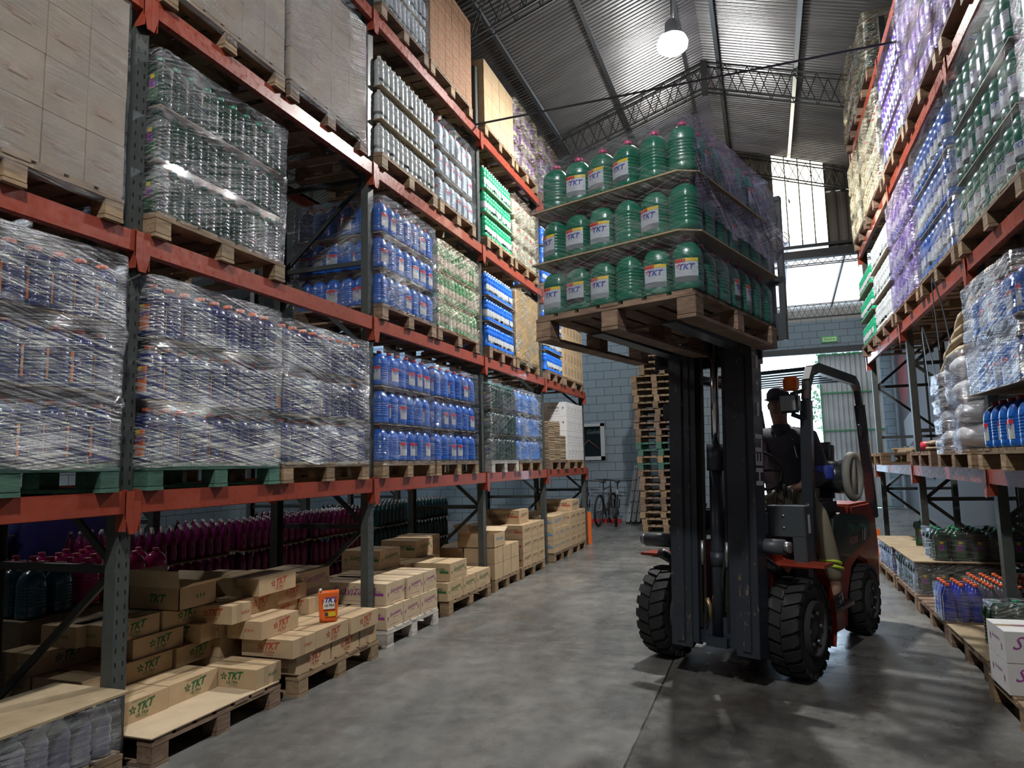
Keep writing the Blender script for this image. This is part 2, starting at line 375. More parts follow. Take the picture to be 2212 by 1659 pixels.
def put_flower(mb, r, m, org, ux, uz, off):
    org, ux, uz, off = map(Vector, (org, ux, uz, off))
    for k in range(5):
        a = k * 2 * PI / 5 + 0.3; c = org + (ux * math.cos(a) + uz * math.sin(a)) * r * 0.62
        e1 = ux * math.cos(a) + uz * math.sin(a); e2 = uz * math.cos(a) - ux * math.sin(a)
        mb.add([c + (e1 * math.cos(t) * 0.42 + e2 * math.sin(t) * 0.24) * r + off for t in [i * PI / 4 for i in range(8)]], [tuple(range(8))], m)
def put_rect(mb, w, h, m, org, ux, uz, off):
    org, ux, uz, off = map(Vector, (org, ux, uz, off))
    mb.add([org + ux * a * w / 2 + uz * b * h / 2 + off for a, b in ((-1, -1), (1, -1), (1, 1), (-1, 1))], [(0, 1, 2, 3)], m)
def put_arrow(mb, h, m, org, ux, uz, off):
    org, ux, uz, off = map(Vector, (org, ux, uz, off))
    P = [(-.12, -.5), (.12, -.5), (.12, 0), (.34, 0), (0, .5), (-.34, 0), (-.12, 0)]
    mb.add([org + ux * a * h + uz * b * h + off for a, b in P], [tuple(range(7))], m)

# ================================================================== the setting
def wall(name, x0, x1, y0, y1, z0, z1, m): return struct(MB().box(x0, x1, y0, y1, z0, z1, m).obj(name))
wall('floor', -12.2, 4.2, -7.2, 24.8, -0.2, 0.0, CONC)
wall('exterior_ground', -14, 18, 24.8, 46, -0.22, -0.02, mat('yard_concrete', (0.45, 0.46, 0.45), 0.8))
wall('wall_left', -12.2, -12.0, -7.2, 24.8, 0, 6.0, BLOCKS)
wall('wall_back', -12.2, 4.2, -7.2, -7.0, 0, 9.0, WALLG)
wall('wall_right', 3.9, 4.1, -7.2, 24.8, 0, 7.6, WALLG)
def wave_sheet(name, org, u, v, L, Wd, pitch, amp, m, nrm, narrow=0):
    """corrugated sheet: waves run along v (length Wd), repeat along u (length L)"""
    mb = MB(); org, u, v, nrm = map(Vector, (org, u, v, nrm)); n = int(L / pitch * 12); vs = []
    for i in range(n + 1):
        s = L * i / n; cw = math.cos(2 * PI * s / pitch); d = nrm * (amp * (cw if not narrow else 1 - 2 * ((1 - cw) / 2) ** narrow)); vs += [org + u * s + d, org + u * s + v * Wd + d]
    mb.add(vs, [(2 * i, 2 * i + 1, 2 * i + 3, 2 * i + 2) for i in range(n)], m, True)
    return mb.obj(name)
RX, RZ, RS = -0.64, 8.88, 0.333
rz = lambda x: RZ - abs(x - RX) * RS
kk = math.hypot(1, RS)
struct(wave_sheet('ceiling_slope', (RX, -7.1, RZ), (0, 1, 0), (-1, 0, -RS), 23.8, 11.5, 0.086, 0.021, ROOF, (-RS / kk, 0, 1 / kk), 3))
struct(wave_sheet('ceiling_slope', (RX, -7.1, RZ), (0, 1, 0), (1, 0, -RS), 23.8, 4.75, 0.086, 0.021, ROOF, (RS / kk, 0, 1 / kk), 3))
struct(MB().bar((RX, -7, RZ + 0.03), (RX, 16.7, RZ + 0.03), 0.34, 0.02, ROOF).obj('ceiling_ridge_cap'))
for px in (-5.9, -4.65, -3.4, -2.2, -0.94, -0.40, 0.87, 2.2, 3.4):
    z = rz(px) - 0.075
    mb = MB(); mb.box(px - 0.02, px + 0.02, -7, 16.6, z - 0.05, z + 0.05, STEEL); mb.box(px - 0.02, px + 0.045, -7, 16.6, z - 0.055, z - 0.045, STEEL)
    struct(mb.obj('ceiling_purlin'))
# gable over the opening to the annex
GY = 16.62
def gable_piece(name, x0, x1, zb, m, ribbed=True):
    n = max(2, int((x1 - x0) / 0.05)); vs = []; mb = MB()
    for i in range(n + 1):
        x = x0 + (x1 - x0) * i / n; y = GY + (0.016 if (i // 1) % 4 in (1, 2) else -0.006)
        vs += [(x, y, zb), (x, y, rz(x) + 0.02)]
    mb.add(vs, [(2 * i, 2 * i + 2, 2 * i + 3, 2 * i + 1) for i in range(n)], m)
    return struct(mb.obj(name))
gable_piece('wall_gable', -12.1, 0.52, 6.12, RUSTY); gable_piece('wall_gable', 1.58, 4.0, 6.12, RUSTY); gable_piece('window_1', 0.52, 1.58, 6.42, GLOWY)
struct(MB().box(-12, 4, GY - 0.08, GY + 0.08, 5.98, 6.16, DSTEEL).box(-12, 4, GY - 0.11, GY - 0.04, 6.22, 6.28, DSTEEL).obj('wall_gable_beam'))
for gx in (0.78, 1.06, 1.33): struct(MB().box(gx - 0.012, gx + 0.012, GY - 0.05, GY - 0.02, 6.3, rz(gx), DSTEEL).obj('window_mullion'))
# annex behind
struct(MB().add([(-12, GY, 7.45), (4, GY, 7.45), (4, 24.75, 6.56), (-12, 24.75, 6.56)], [(0, 1, 2, 3)], GLOWW).obj('ceiling_annex'))
for px in (-2.4, -0.8, 0.85, 2.3): struct(MB().bar((px, GY, 7.36), (px, 24.7, 6.48), 0.05, 0.10, STEEL).obj('ceiling_annex_purlin'))
DY = 24.8
wall('wall_far', -12.2, 4.1, DY, DY + 0.2, 5.1, 6.03, BLOCKS); wall('wall_far_upper', -12.2, 4.1, DY, DY + 0.2, 6.03, 6.7, RAWBLOCK)
wall('wall_far_side', -12.2, -0.25, DY, DY + 0.2, 0, 5.1, BLOCKS); wall('wall_far_side', 3.45, 4.1, DY, DY + 0.2, 0, 5.1, BLOCKS)
struct(MB().box(-1.0, 4.0, DY - 0.14, DY, 4.93, 5.13, DSTEEL).obj('trim_door_rail'))
# office block with the bicycles in front
OY = 19.1
wall('wall_office', -12.0, -4.98, OY, OY + 0.2, 0, 7.2, BLOCKS); wall('wall_office', -4.19, -0.35, OY, OY + 0.2, 0, 7.2, BLOCKS)
wall('wall_office', -4.98, -4.19, OY, OY + 0.2, 0, 1.72, BLOCKS); wall('wall_office', -4.98, -4.19, OY, OY + 0.2, 2.6, 7.2, BLOCKS)
wall('wall_office_side', -0.55, -0.35, OY + 0.2, DY, 0, 7.0, BLOCKS)
wf = root('window_2', (-4.59, OY, 2.16), 'office window', 'window', kind='structure'); del wf['label']; del wf['category']
mb = MB(); fm = mat('window_frame_grey', (0.42, 0.44, 0.45), 0.5)
for a in ((-0.47, 0.47, 0.42, 0.50), (-0.47, 0.47, -0.50, -0.40)): mb.box(a[0], a[1], -0.05, 0.08, a[2], a[3], fm)
mb.box(-0.47, -0.39, -0.05, 0.08, -0.5, 0.5, fm).box(0.36, 0.47, -0.05, 0.08, -0.5, 0.5, fm); mb.obj('window_frame', wf)
gm = mat('dark_glass', (0.012, 0.018, 0.022), 0.08)
mb = MB(); mb.box(-0.39, 0.36, 0.03, 0.05, -0.4, 0.42, gm); put_text(mb, 'Gelido', 0.16, mat('faded_lettering', (0.10, 0.16, 0.17), 0.6), (0.16, 0.028, 0.27), (1, 0, 0), (0, 0, 1), (0, 0, 0), 0.3, 0.01)
mb.tube([(-0.3, 0.025, -0.3), (0.0, 0.025, 0.05), (0.3, 0.025, -0.2)], 0.02, mat('faded_red', (0.12, 0.04, 0.03), 0.6), 6); mb.obj('window_pane', wf)
# sliding door leaf
dr = root('door_1', (0, 0, 0), 'x', 'x', kind='structure'); del dr['label']; del dr['category']
d = wave_sheet('door_sheet', (1.80, DY - 0.22, 0.02), (1, 0, 0), (0, 0, 1), 1.74, 4.84, 0.145, 0.022, DOORSH, (0, -1, 0)); d.parent = dr
mb = MB()
for z in (0.04, 1.22, 2.42, 3.62, 4.86): mb.box(1.77, 3.56, DY - 0.285, DY - 0.245, z - 0.02, z + 0.02, DOORGREEN)
mb.box(1.76, 1.80, DY - 0.28, DY - 0.2, 0.02, 4.88, DOORGREEN); mb.obj('door_frame', dr)
# outside: fence and tree beyond the doorway
wf2 = MB(); wf2.box(-6, 14, 38, 38.1, 0, 2.3, mat('pale_fence', (0.6, 0.62, 0.63), 0.7)); struct(wf2.obj('exterior_fence'))
tr = root('tree', (3.6, 34.0, 0), 'leafy green tree outside the open doorway', 'tree')
MB().tube([(0, 0, -0.05), (0.1, 0, 1.6), (0, 0.1, 3.2)], [0.16, 0.13, 0.08], mat('bark', (0.16, 0.12, 0.09), 0.9), 10).obj('trunk', tr)
mb = MB(); LEAF = mat('leaves', (0.035, 0.085, 0.035), 0.6); rs = random.Random(3)
for i in range(2600):
    u, v = rs.random() * 2 * PI, math.acos(rs.uniform(-1, 1)); r_ = rs.random() ** 0.4
    c = Vector((math.cos(u) * math.sin(v) * 1.7 * r_, math.sin(u) * math.sin(v) * 1.2 * r_, 4.4 + math.cos(v) * 2.6 * r_)); a = Vector((rs.uniform(-1, 1), rs.uniform(-1, 1), rs.uniform(-1, 1))).normalized(); b = a.cross(Vector((0.3, 0.5, 0.8))).normalized()
    s_ = rs.uniform(0.06, 0.13); mb.add([c - a * s_, c + b * s_ * 0.6, c + a * s_, c - b * s_ * 0.6], [(0, 1, 2, 3)], LEAF)
mb.obj('crown', tr)
# exit sign
es = MB().box(1.93, 2.42, DY - 0.03, DY - 0.005, 5.29, 5.49, mat('exit_sign_green', (0.10, 0.42, 0.14), 0.5))
put_rect(es, 0.40, 0.13, mat('exit_sign_pale', (0.62, 0.85, 0.45), 0.5), (2.175, DY - 0.031, 5.39), (1, 0, 0), (0, 0, 1), (0, -0.001, 0))
put_text(es, 'SALIDA', 0.105, mat('exit_ink', (0.03, 0.22, 0.07), 0.5), (2.175, DY - 0.033, 5.39), (1, 0, 0), (0, 0, 1), (0, -0.002, 0), bold=0.02)
tag(es.obj('exit_sign'), 'small green and pale exit sign above the doorway rail', 'sign')

# ------------------------------------------------------------------ trusses and lamps
def truss(name, y, x0, x1, drop, ztop, label, depth=0.16, step=0.36, r=0.013, m=DSTEEL, group='roof trusses'):
    rt = root(name, (0, y, 0), label, 'roof truss', group)
    segs = []
    if callable(ztop):
        pts = [x0] + ([RX] if x0 < RX < x1 else []) + [x1]
        segs = [(pts[i], pts[i + 1]) for i in range(len(pts) - 1)]
    else: segs = [(x0, x1)]
    zf = ztop if callable(ztop) else (lambda x: ztop)
    ch = MB(); wb = MB()
    for a, b in segs:
        for dy in (-depth / 2, depth / 2):
            ch.tube([(a, dy, zf(a)), (b, dy, zf(b))], r * 1.2, m, 6)
            ch.tube([(a, dy, zf(a) - drop), (b, dy, zf(b) - drop)], r * 1.2, m, 6)
        n = max(2, int((b - a) / step))
        for dy in (-depth / 2, depth / 2):
            pl = []
            for i in range(n * 2 + 1):
                x = a + (b - a) * i / (2 * n); odd = (i + (dy > 0)) % 2; pl.append((x, dy, zf(x) - (drop if odd else 0)))
            for i in range(len(pl) - 1): wb.tube([pl[i], pl[i + 1]], r * 0.62, m, 4, caps=False)
    ch.obj('chord', rt); wb.obj('web', rt)
    if callable(ztop) and x0 < RX < x1: MB().box(RX - 0.05, RX + 0.05, -depth / 2 - 0.02, depth / 2 + 0.02, RZ - 0.70, RZ - 0.12, DSTEEL).obj('ridge_plate', rt)
    return rt
truss('roof_truss', 12.6, -11.5, 3.8, 0.50, lambda x: rz(x) - 0.14, 'black lattice roof truss meeting at the ridge plate beyond the ceiling lamp')
truss('roof_truss', 8.35, -11.5, 3.8, 0.50, lambda x: rz(x) - 0.14, 'black lattice roof truss carrying the long tie rod over the aisle')
truss('roof_truss', 16.4, -11.5, 3.8, 0.42, lambda x: rz(x) - 0.20, 'thin lattice truss in front of the glowing gable panel')
truss('flat_truss', 18.6, -11.5, 3.8, 0.25, 6.60, 'flat lattice truss crossing the bright annex roof', r=0.011, group='annex trusses')
truss('flat_truss', 24.35, -0.3, 3.8, 0.42, 6.49, 'flat lattice truss against the bare block wall top', r=0.011, group='annex trusses')
tag(MB().tube([(-11.5, 8.32, 6.12), (3.8, 8.32, 6.12)], 0.014, DSTEEL, 8).obj('tie_rod'), 'thin black tie rod stretched level across the aisle', 'tie rod')
LNAME = ['glowing high bay lamp hanging under the roof ridge above the aisle', 'high bay lamp over the aisle start', 'high bay lamp over the aisle behind the viewer', 'high bay lamp over the second aisle far half', 'high bay lamp over the second aisle near half']
for i, (lp, pw) in enumerate(LAMPS):
    rt = root('ceiling_lamp', lp, LNAME[i], 'lamp', 'high bay lamps')
    MB().lathe([(0.06, 0.22), (0.09, 0.18), (0.10, 0.02), (0.13, 0.0), (0.13, -0.03), (0.1, -0.03)], ALU, 24, caps=False).obj('housing', rt)
    MB().lathe([(0.12, -0.02), (0.185, -0.05), (0.215, -0.12), (0.20, -0.19), (0.14, -0.24), (0.001, -0.26)], LAMPM, 24, caps=False).obj('lens', rt)
    zc = min(rz(lp[0]) - 0.06 - lp[2], 3)
    MB().tube([(0, 0, 0.24), (0.015, 0, zc * 0.6), (0, 0, zc)], 0.009, BLACK, 6).obj('cord', rt)
    MB().tube([(0.03, 0, 0.25), (0.06, 0.01, zc * 0.5), (0.0, 0, zc)], 0.005, ALU, 6).obj('chain', rt)

# ================================================================== racks
def rack_frame(x_front, x_back, y, h, label, grp, slope=0):
    rt = root('upright', (x_front, y, 0), label, 'rack frame', grp, kind='thing')
    s = 1 if x_back > x_front else -1; D = abs(x_back - x_front)
    for nm, xx in (('front_post', 0.0), ('rear_post', s * D)):
        mb = MB(); sg = s if xx == 0 else -s
        # open channel: web facing outward with lips turned inward
        xo = xx; xi = xx + sg * 0.075
        mb.box(min(xo, xo + sg * .004), max(xo, xo + sg * .004), -0.045, 0.045, 0, h, POST)
        mb.box(min(xo, xi), max(xo, xi), -0.048, -0.044, 0, h, POST); mb.box(min(xo, xi), max(xo, xi), 0.044, 0.048, 0, h, POST)
        mb.box(min(xo, xi) - 0.02, max(xo, xi) + 0.02, -0.07, 0.07, 0.0, 0.008, POST)
        mb.obj(nm, rt)
    xa, xb = s * 0.06, s * (D - 0.06); z = 0.25; k = 0
    while z < h - 0.3:
        MB().bar((xa, 0, z), (xb, 0, z), 0.03, 0.045, BRACE).obj('cross_brace', rt)
        z2 = min(z + 0.82, h - 0.12)
        MB().bar((xa if k % 2 else xb, 0.01, z), (xb if k % 2 else xa, 0.01, z2), 0.025, 0.04, BRACE).obj('diagonal_brace', rt); z += 0.82; k += 1
    return rt
def rack_beam(xf, side, y0, y1, ztop, label, grp, hgt=0.125):
    """side: +1 the aisle lies towards +X of the beam"""
    rt = root('rack_beam', (xf, (y0 + y1) / 2, ztop), label, 'rack beam', grp, kind='thing'); L = (y1 - y0) / 2 - 0.05
    mb = MB(); a, b = sorted((0, -side * 0.05)); mb.box(a, b, -L, L, -hgt, 0, ORANGE)
    a, b = sorted((-side * 0.05, -side * 0.03)); mb.box(a, b, -L, L, -0.035, 0.0, ORANGE); mb.obj('beam_body', rt, 0.004)
    for sg in (-1, 1):
        mb = MB(); y = sg * L; yo = sg * (L + 0.004)
        prof = [(-0.0, 0.0), (sg * 0.055, 0.0), (sg * 0.055, -0.235), (sg * 0.03, -0.235), (0.0, -0.15)]
        pf = [(y + p[0] * 0.9, p[1]) for p in prof]
        mb.prism(pf, side * 0.003, side * 0.012, ORANGE, 'x'); a, b = sorted((side * 0.01, -side * 0.065))
        mb.box(a, b, min(y, yo), max(y, yo), -0.22, 0.01, ORANGE); mb.obj('connector', rt)
    return rt
LX_, LXB = -3.40, -4.46
LU = [0.36, 3.04, 5.67, 8.42, 11.07, 13.79]; LH = [7.3, 7.3, 7.35, 7.0, 7.0, 7.0]
LZ = [1.50, 2.99, 4.48, 6.05]
LVN = ['lowest', 'second', 'third', 'highest']
for i, y in enumerate(LU):
    rack_frame(LX_, LXB, y, LH[i], f'grey slotted rack frame, {ORD[i]} along the long rack beginning beside the viewer', 'long rack frames')
for i in range(5):
    for j, z in enumerate(LZ):
        for k, (xf, sd, w) in enumerate(((LX_ + 0.055, 1, 'front'), (LXB - 0.005, -1, 'rear'))):
            rack_beam(xf, sd, LU[i], LU[i + 1], z, f'orange {w} beam of the {LVN[j]} shelf in the {ORD[i]} bay, long rack', 'long rack beams')
RX_, RXB = 1.71, 2.78
RU = [0.55, 3.62, 6.67, 9.73, 12.80]; RH = [7.3, 7.3, 7.3, 7.25, 7.0]
RZL = [1.48, 3.21, 4.98, 6.69]
for i, y in enumerate(RU):
    rack_frame(RX_, RXB, y, RH[i], f'grey slotted rack frame, {ORD[i]} along the rack on the forklift driver side', 'short rack frames')
for i in range(4):
    for j, z in enumerate(RZL):
        for k, (xf, sd, w) in enumerate(((RX_ - 0.055, -1, 'front'), (RXB + 0.005, 1, 'rear'))):
            rack_beam(xf, sd, RU[i], RU[i + 1], z, f'orange {w} beam of the {LVN[j]} shelf, {ORD[i]} bay, forklift side rack', 'short rack beams')
# orange guards at rack feet
tag(MB().box(-3.42, -3.33, 13.86, 13.90, 0, 0.62, GUARD).box(-3.42, -3.40, 13.86, 14.0, 0, 0.62, GUARD).obj('post_guard'), 'tall orange guard at the foot of the last long rack post', 'guard')
tag(MB().box(1.52, 1.66, 12.86, 12.90, 0, 0.42, GUARD).box(1.52, 1.54, 12.86, 13.02, 0, 0.42, GUARD).obj('post_guard'), 'low orange guard at the foot of the far post by the white door', 'guard')

# ================================================================== pallets
def pallet_parts(m, dx, dy, h=0.155, seed=0):
    """dx deep (away from the aisle), dy wide along it; origin at the centre of the footprint on the ground"""
    rs = random.Random(seed); P = {}
    mb = MB(); n = 7; bt = 0.021
    for i in range(n):
        w = dy / n * 0.80; y = -dy / 2 + dy * (i + 0.5) / n; e = rs.uniform(-0.004, 0.004)
        mb.box(-dx / 2 + e, dx / 2 + e, y - w / 2, y + w / 2, h - bt, h - rs.uniform(0, .002), m)
    for x in (-1, 0, 1): mb.box(x * (dx / 2 - 0.055) - 0.055, x * (dx / 2 - 0.055) + 0.055, -dy / 2, dy / 2, h - 2 * bt, h - bt, m)
    P['deck'] = mb.mesh('pallet_deck')
    mb = MB(); mb.box(-0.055, 0.055, -0.06, 0.06, bt, h - 2 * bt, m); P['block'] = mb.mesh('pallet_block', 0.004)
    mb = MB(); mb.box(-dx / 2, dx / 2, -0.06, 0.06, 0, bt, m); P['runner'] = mb.mesh('pallet_runner')
    # whole pallet as one mesh, for the far ones
    mb = MB()
    for nm in ('deck',):
        me = P[nm]; mb.add([v.co for v in me.vertices], [tuple(p.vertices) for p in me.polygons], m)
    for iy in (-1, 0, 1):
        y = iy * (dy / 2 - 0.06); mb.box(-dx / 2, dx / 2, y - 0.06, y + 0.06, 0, bt, m)
        for ix in (-1, 0, 1): x = ix * (dx / 2 - 0.055); mb.box(x - 0.055, x + 0.055, y - 0.06, y + 0.06, bt, h - 2 * bt, m)
    P['all'] = mb.mesh('pallet'); return P
_pp = {}
def pallet(cx, cy, z, dx, dy, m, label, grp, full=True, rotz=0.0):
    key = (m.name, dx, dy)
    if key not in _pp: _pp[key] = pallet_parts(m, dx, dy, seed=len(_pp))
    P = _pp[key]
    if not full:
        o = mk('pallet', P['all'], None, (cx, cy, z), (0, 0, rotz)); return tag(o, label, 'pallet', grp)
    rt = root('pallet', (cx, cy, z), label, 'pallet', grp, rot=(0, 0, rotz))
    mk('deck', P['deck'], rt)
    for iy in (-1, 0, 1):
        y = iy * (dy / 2 - 0.06); mk('runner', P['runner'], rt, (0, y, 0))
        for ix in (-1, 0, 1): mk('block', P['block'], rt, (ix * (dx / 2 - 0.055), y, 0))
    return rt

# ================================================================== bottles and jugs
def sqr(t, sq): return 1.0 + sq * (1.0 / max(abs(math.cos(t)), abs(math.sin(t))) - 1.0)
def patch(mb, r, sq, sx, sy, a0, a1, z0, z1, m, off=0.0012, n=8):
    vs = []
    for i in range(n + 1):
        t = a0 + (a1 - a0) * i / n; q = r * sqr(t, sq) + off
        for z in (z0, z1): vs.append((math.cos(t) * q * sx, math.sin(t) * q * sy, z))
    mb.add(vs, [(2 * i, 2 * i + 2, 2 * i + 3, 2 * i + 1) for i in range(n)], m, True)
def ctext(mb, s, size, m, r, sq, sx, sy, ac, zc, off=0.0022, shear=0.25, bold=0.02):
    V, Fc = text2d(s, size, shear, bold); vs = []
    for x, y in V:
        t = ac + x / (r * sx); q = r * sqr(t, sq) + off; vs.append((math.cos(t) * q * sx, math.sin(t) * q * sy, zc + y))
    mb.add(vs, Fc, m)
BOT = {}
def bottle_kind(name, body, cap, r, h, prof, sq, sx, sy, lab, capr, desc, cat='bottle', text=True, seg=20, handle=False, faces=(0.0,)):
    """prof: list of (radius share, height share) up to the neck; lab: list of (a0,a1,z0,z1,mat) as shares, angle about each face"""
    b = MB(); b.lathe([(r * a, h * z) for a, z in prof], body, seg, sq, sx, sy)
    if handle:
        b.tube([(-r * sx * 0.5, 0, h * 0.86), (-r * sx * 0.98, 0, h * 0.84), (-r * sx * 1.10, 0, h * 0.70), (-r * sx * 0.9, 0, h * 0.60)], r * 0.16, body, 6)
    c = MB(); z0 = h * prof[-1][1] - 0.004
    c.lathe([(capr * 1.0, z0), (capr * 1.04, z0 + 0.004), (capr, z0 + h * 0.07), (capr * 0.9, z0 + h * 0.075)], cap, 14)
    l = MB()
    for fa in faces:
        for (a0, a1, q0, q1, mm) in lab: patch(l, r, sq, sx, sy, fa + a0, fa + a1, h * q0, h * q1, mm, 0.0014 if mm in (LBL, LBL_O, LBL_G) else 0.0022)
        if text and lab:
            ctext(l, 'TKT', r * 0.52, BLUE_INK, r, sq, sx, sy, fa + (lab[0][0] + lab[0][1]) / 2 - 0.05, h * 0.40, 0.0034)
            ctext(l, '*', r * 0.7, LBL_R, r, sq, sx, sy, fa + lab[0][0] + 0.14, h * 0.385, 0.0034)
    al = MB()
    for q in (b, c, l):
        o = len(al.v); al.v += q.v
        for f, k, s in zip(q.f, q.m, q.sm): al.f.append([i + o for i in f]); al.m.append(al.mi(q.mats[k])); al.sm.append(s)
    BOT[name] = dict(body=b.mesh(name + '_body'), cap=c.mesh(name + '_cap'), label=l.mesh(name + '_label') if lab else None, all=al.mesh(name), desc=desc, cat=cat, r=r, h=h, sx=sx, sy=sy)
def ribs(z0, z1, n, base=1.0, d=0.028):
    o = []
    for i in range(n):
        z = z0 + (z1 - z0) * i / n; s = (z1 - z0) / n; o += [(base, z), (base, z + s * 0.55), (base - d, z + s * 0.7), (base - d, z + s * 0.85)]
    return o + [(base, z1)]
JUG = [(0.80, 0), (0.95, 0.012), (1.0, 0.04), (1.0, 0.15), (0.975, 0.165), (1.0, 0.18)] + ribs(0.22, 0.58, 6) + [(0.99, 0.62), (0.965, 0.68), (0.90, 0.745), (0.78, 0.81), (0.60, 0.865), (0.42, 0.90), (0.27, 0.915), (0.25, 0.93), (0.25, 0.945)]
SM = [(0.80, 0), (0.97, 0.015), (1.0, 0.04), (1.0, 0.14), (0.94, 0.16), (0.94, 0.50), (1.0, 0.52), (1.0, 0.62), (0.93, 0.66), (0.93, 0.70), (1.0, 0.73), (0.97, 0.79), (0.80, 0.86), (0.52, 0.905), (0.36, 0.925), (0.34, 0.945)]
FLT = [(0.86, 0), (0.98, 0.012), (1.0, 0.035)] + ribs(0.07, 0.66, 8, 1.0, 0.035) + [(0.98, 0.72), (0.90, 0.79), (0.70, 0.855), (0.45, 0.90), (0.33, 0.915), (0.31, 0.935)]
PINKB = [(0.85, 0), (1.0, 0.02), (1.0, 0.30), (0.94, 0.33), (0.94, 0.5), (1.0, 0.54), (0.98, 0.62), (0.80, 0.74), (0.52, 0.85), (0.33, 0.91), (0.30, 0.945)]
LJ = [(-0.72, 0.72, 0.14, 0.50, LBL), (-0.72, 0.72, 0.50, 0.555, LBL_Y), (-0.72, -0.05, 0.49, 0.55, LBL_R), (-0.72, 0.72, 0.14, 0.24, LBL_G)]
LJ2 = [(-0.7, 0.7, 0.16, 0.46, LBL), (-0.7, 0.7, 0.46, 0.54, LBL_R)]
LS = [(-0.9, 0.9, 0.17, 0.46, LBL), (-0.9, 0.9, 0.17, 0.25, LBL_G)]
LF = [(-0.52, 0.52, 0.12, 0.60, LBL_O), (-0.52, 0.52, 0.40, 0.52, LBL), (-0.52, 0.1, 0.53, 0.60, LBL_Y)]
LBL_DG = mat('label_shaded_green', (0.03, 0.10, 0.04), 0.35); LBL_DP = mat('label_shaded_pink', (0.34, 0.07, 0.20), 0.35)  # darkened label colours: shade on the jug faces is put into them
LG = [(-0.5, 0.5, 0.10, 0.62, LBL_DG), (-0.28, 0.28, 0.32, 0.50, LBL_DP), (-0.2, 0.2, 0.52, 0.60, LBL_Y)]
F2 = (0.0, PI)
bottle_kind('green_jug', P_GREEN, C_PINK, 0.092, 0.345, JUG, 0.30, 1, 1, LJ, 0.027, 'green jug', 'jug', faces=(-PI / 2,), seg=24)
bottle_kind('blue_jug', P_BLUE, C_RED, 0.083, 0.335, JUG, 0.30, 1, 1, LJ2, 0.024, 'blue jug', 'jug', faces=(0.0,))
bottle_kind('white_jug', P_CLEAR, C_RED, 0.080, 0.32, JUG, 0.30, 1, 1, LJ2, 0.024, 'white jug', 'jug', faces=(0.0,))
bottle_kind('purple_jug', P_PURPLE, C_WHITE, 0.083, 0.335, JUG, 0.30, 1, 1, LS, 0.024, 'purple jug', 'jug', faces=(0.0, PI))
bottle_kind('pink_jug', P_PINK, C_PINK, 0.083, 0.31, JUG, 0.30, 1, 1, [], 0.024, 'pink jug', 'jug', text=False)
bottle_kind('teal_jug', P_DTEAL, C_RED, 0.083, 0.33, JUG, 0.30, 1, 1, [], 0.024, 'dark blue jug', 'jug', text=False)
bottle_kind('light_blue_jug', plastic('light_blue_plastic', (0.10, 0.30, 0.75)), C_WHITE, 0.080, 0.325, JUG, 0.4, 1, 1, [], 0.024, 'light blue jug', 'jug', text=False)
for nm, mt, cp, ds in (('green_bottle', P_GREEN2, C_WHITE, 'green bottle'), ('blue_bottle', P_BLUE2, C_WHITE, 'blue bottle'), ('white_bottle', P_WHITE, C_WHITE, 'white bottle'), ('purple_bottle', P_PURPLE, C_WHITE, 'purple bottle')):
    bottle_kind(nm, mt, cp, 0.052, 0.325, SM, 0.0, 1, 1, LS, 0.019, ds, faces=(0.0, -PI / 2, PI), seg=16, text=False)
bottle_kind('navy_jug', P_NAVY, C_ORANGE, 0.082, 0.325, FLT, 0.62, 1, 0.70, LF, 0.030, 'navy jug', 'jug', faces=(-PI / 2,), handle=True)
bottle_kind('dark_green_jug', P_DGREEN, C_GREEN, 0.082, 0.33, FLT, 0.62, 1, 0.66, LG, 0.026, 'dark green jug', 'jug', faces=(-PI / 2,), handle=True)
bottle_kind('pink_bottle', plastic('pink_liquid', (0.20, 0.006, 0.11), 0.12), C_WHITE, 0.046, 0.30, PINKB, 0.0, 1, 1, [], 0.015, 'pink bottle', text=False, seg=12)
bottle_kind('teal_bottle', plastic('teal_liquid', (0.01, 0.10, 0.13), 0.15), C_WHITE, 0.046, 0.30, PINKB, 0.0, 1, 1, [], 0.015, 'teal bottle', text=False, seg=12)
bottle_kind('navy_bottle', plastic('navy_liquid', (0.015, 0.03, 0.30), 0.15), C_ORANGE, 0.048, 0.315, PINKB, 0.35, 1, 1, [], 0.019, 'navy bottle', text=False, seg=14)
bottle_kind('dark_glass_bottle', plastic('dark_bottle', (0.01, 0.015, 0.03), 0.15), C_WHITE, 0.046, 0.30, PINKB, 0.0, 1, 1, [(-1.2, 1.2, 0.1, 0.42, LBL)], 0.015, 'dark white-labelled bottle', text=False, seg=12, faces=(0.0,))
def bottle(kind, loc, rz_, label, grp, full=False, T=None):
    B = BOT[kind]
    if full:
        o = bpy.data.objects.new(kind, None); COL.objects.link(o); o.empty_display_size = 0.05
        mk('body', B['body'], o); mk('cap', B['cap'], o)
        if B['label']: mk('label', B['label'], o)
    else: o = mk(kind, B['all'])
    if T is None: o.location = loc; o.rotation_euler = (0, 0, rz_)
    else: o.matrix_world = T @ Matrix.Translation(loc) @ Matrix.Rotation(rz_, 4, 'Z')
    tag(o, label, B['cat'], grp); return o

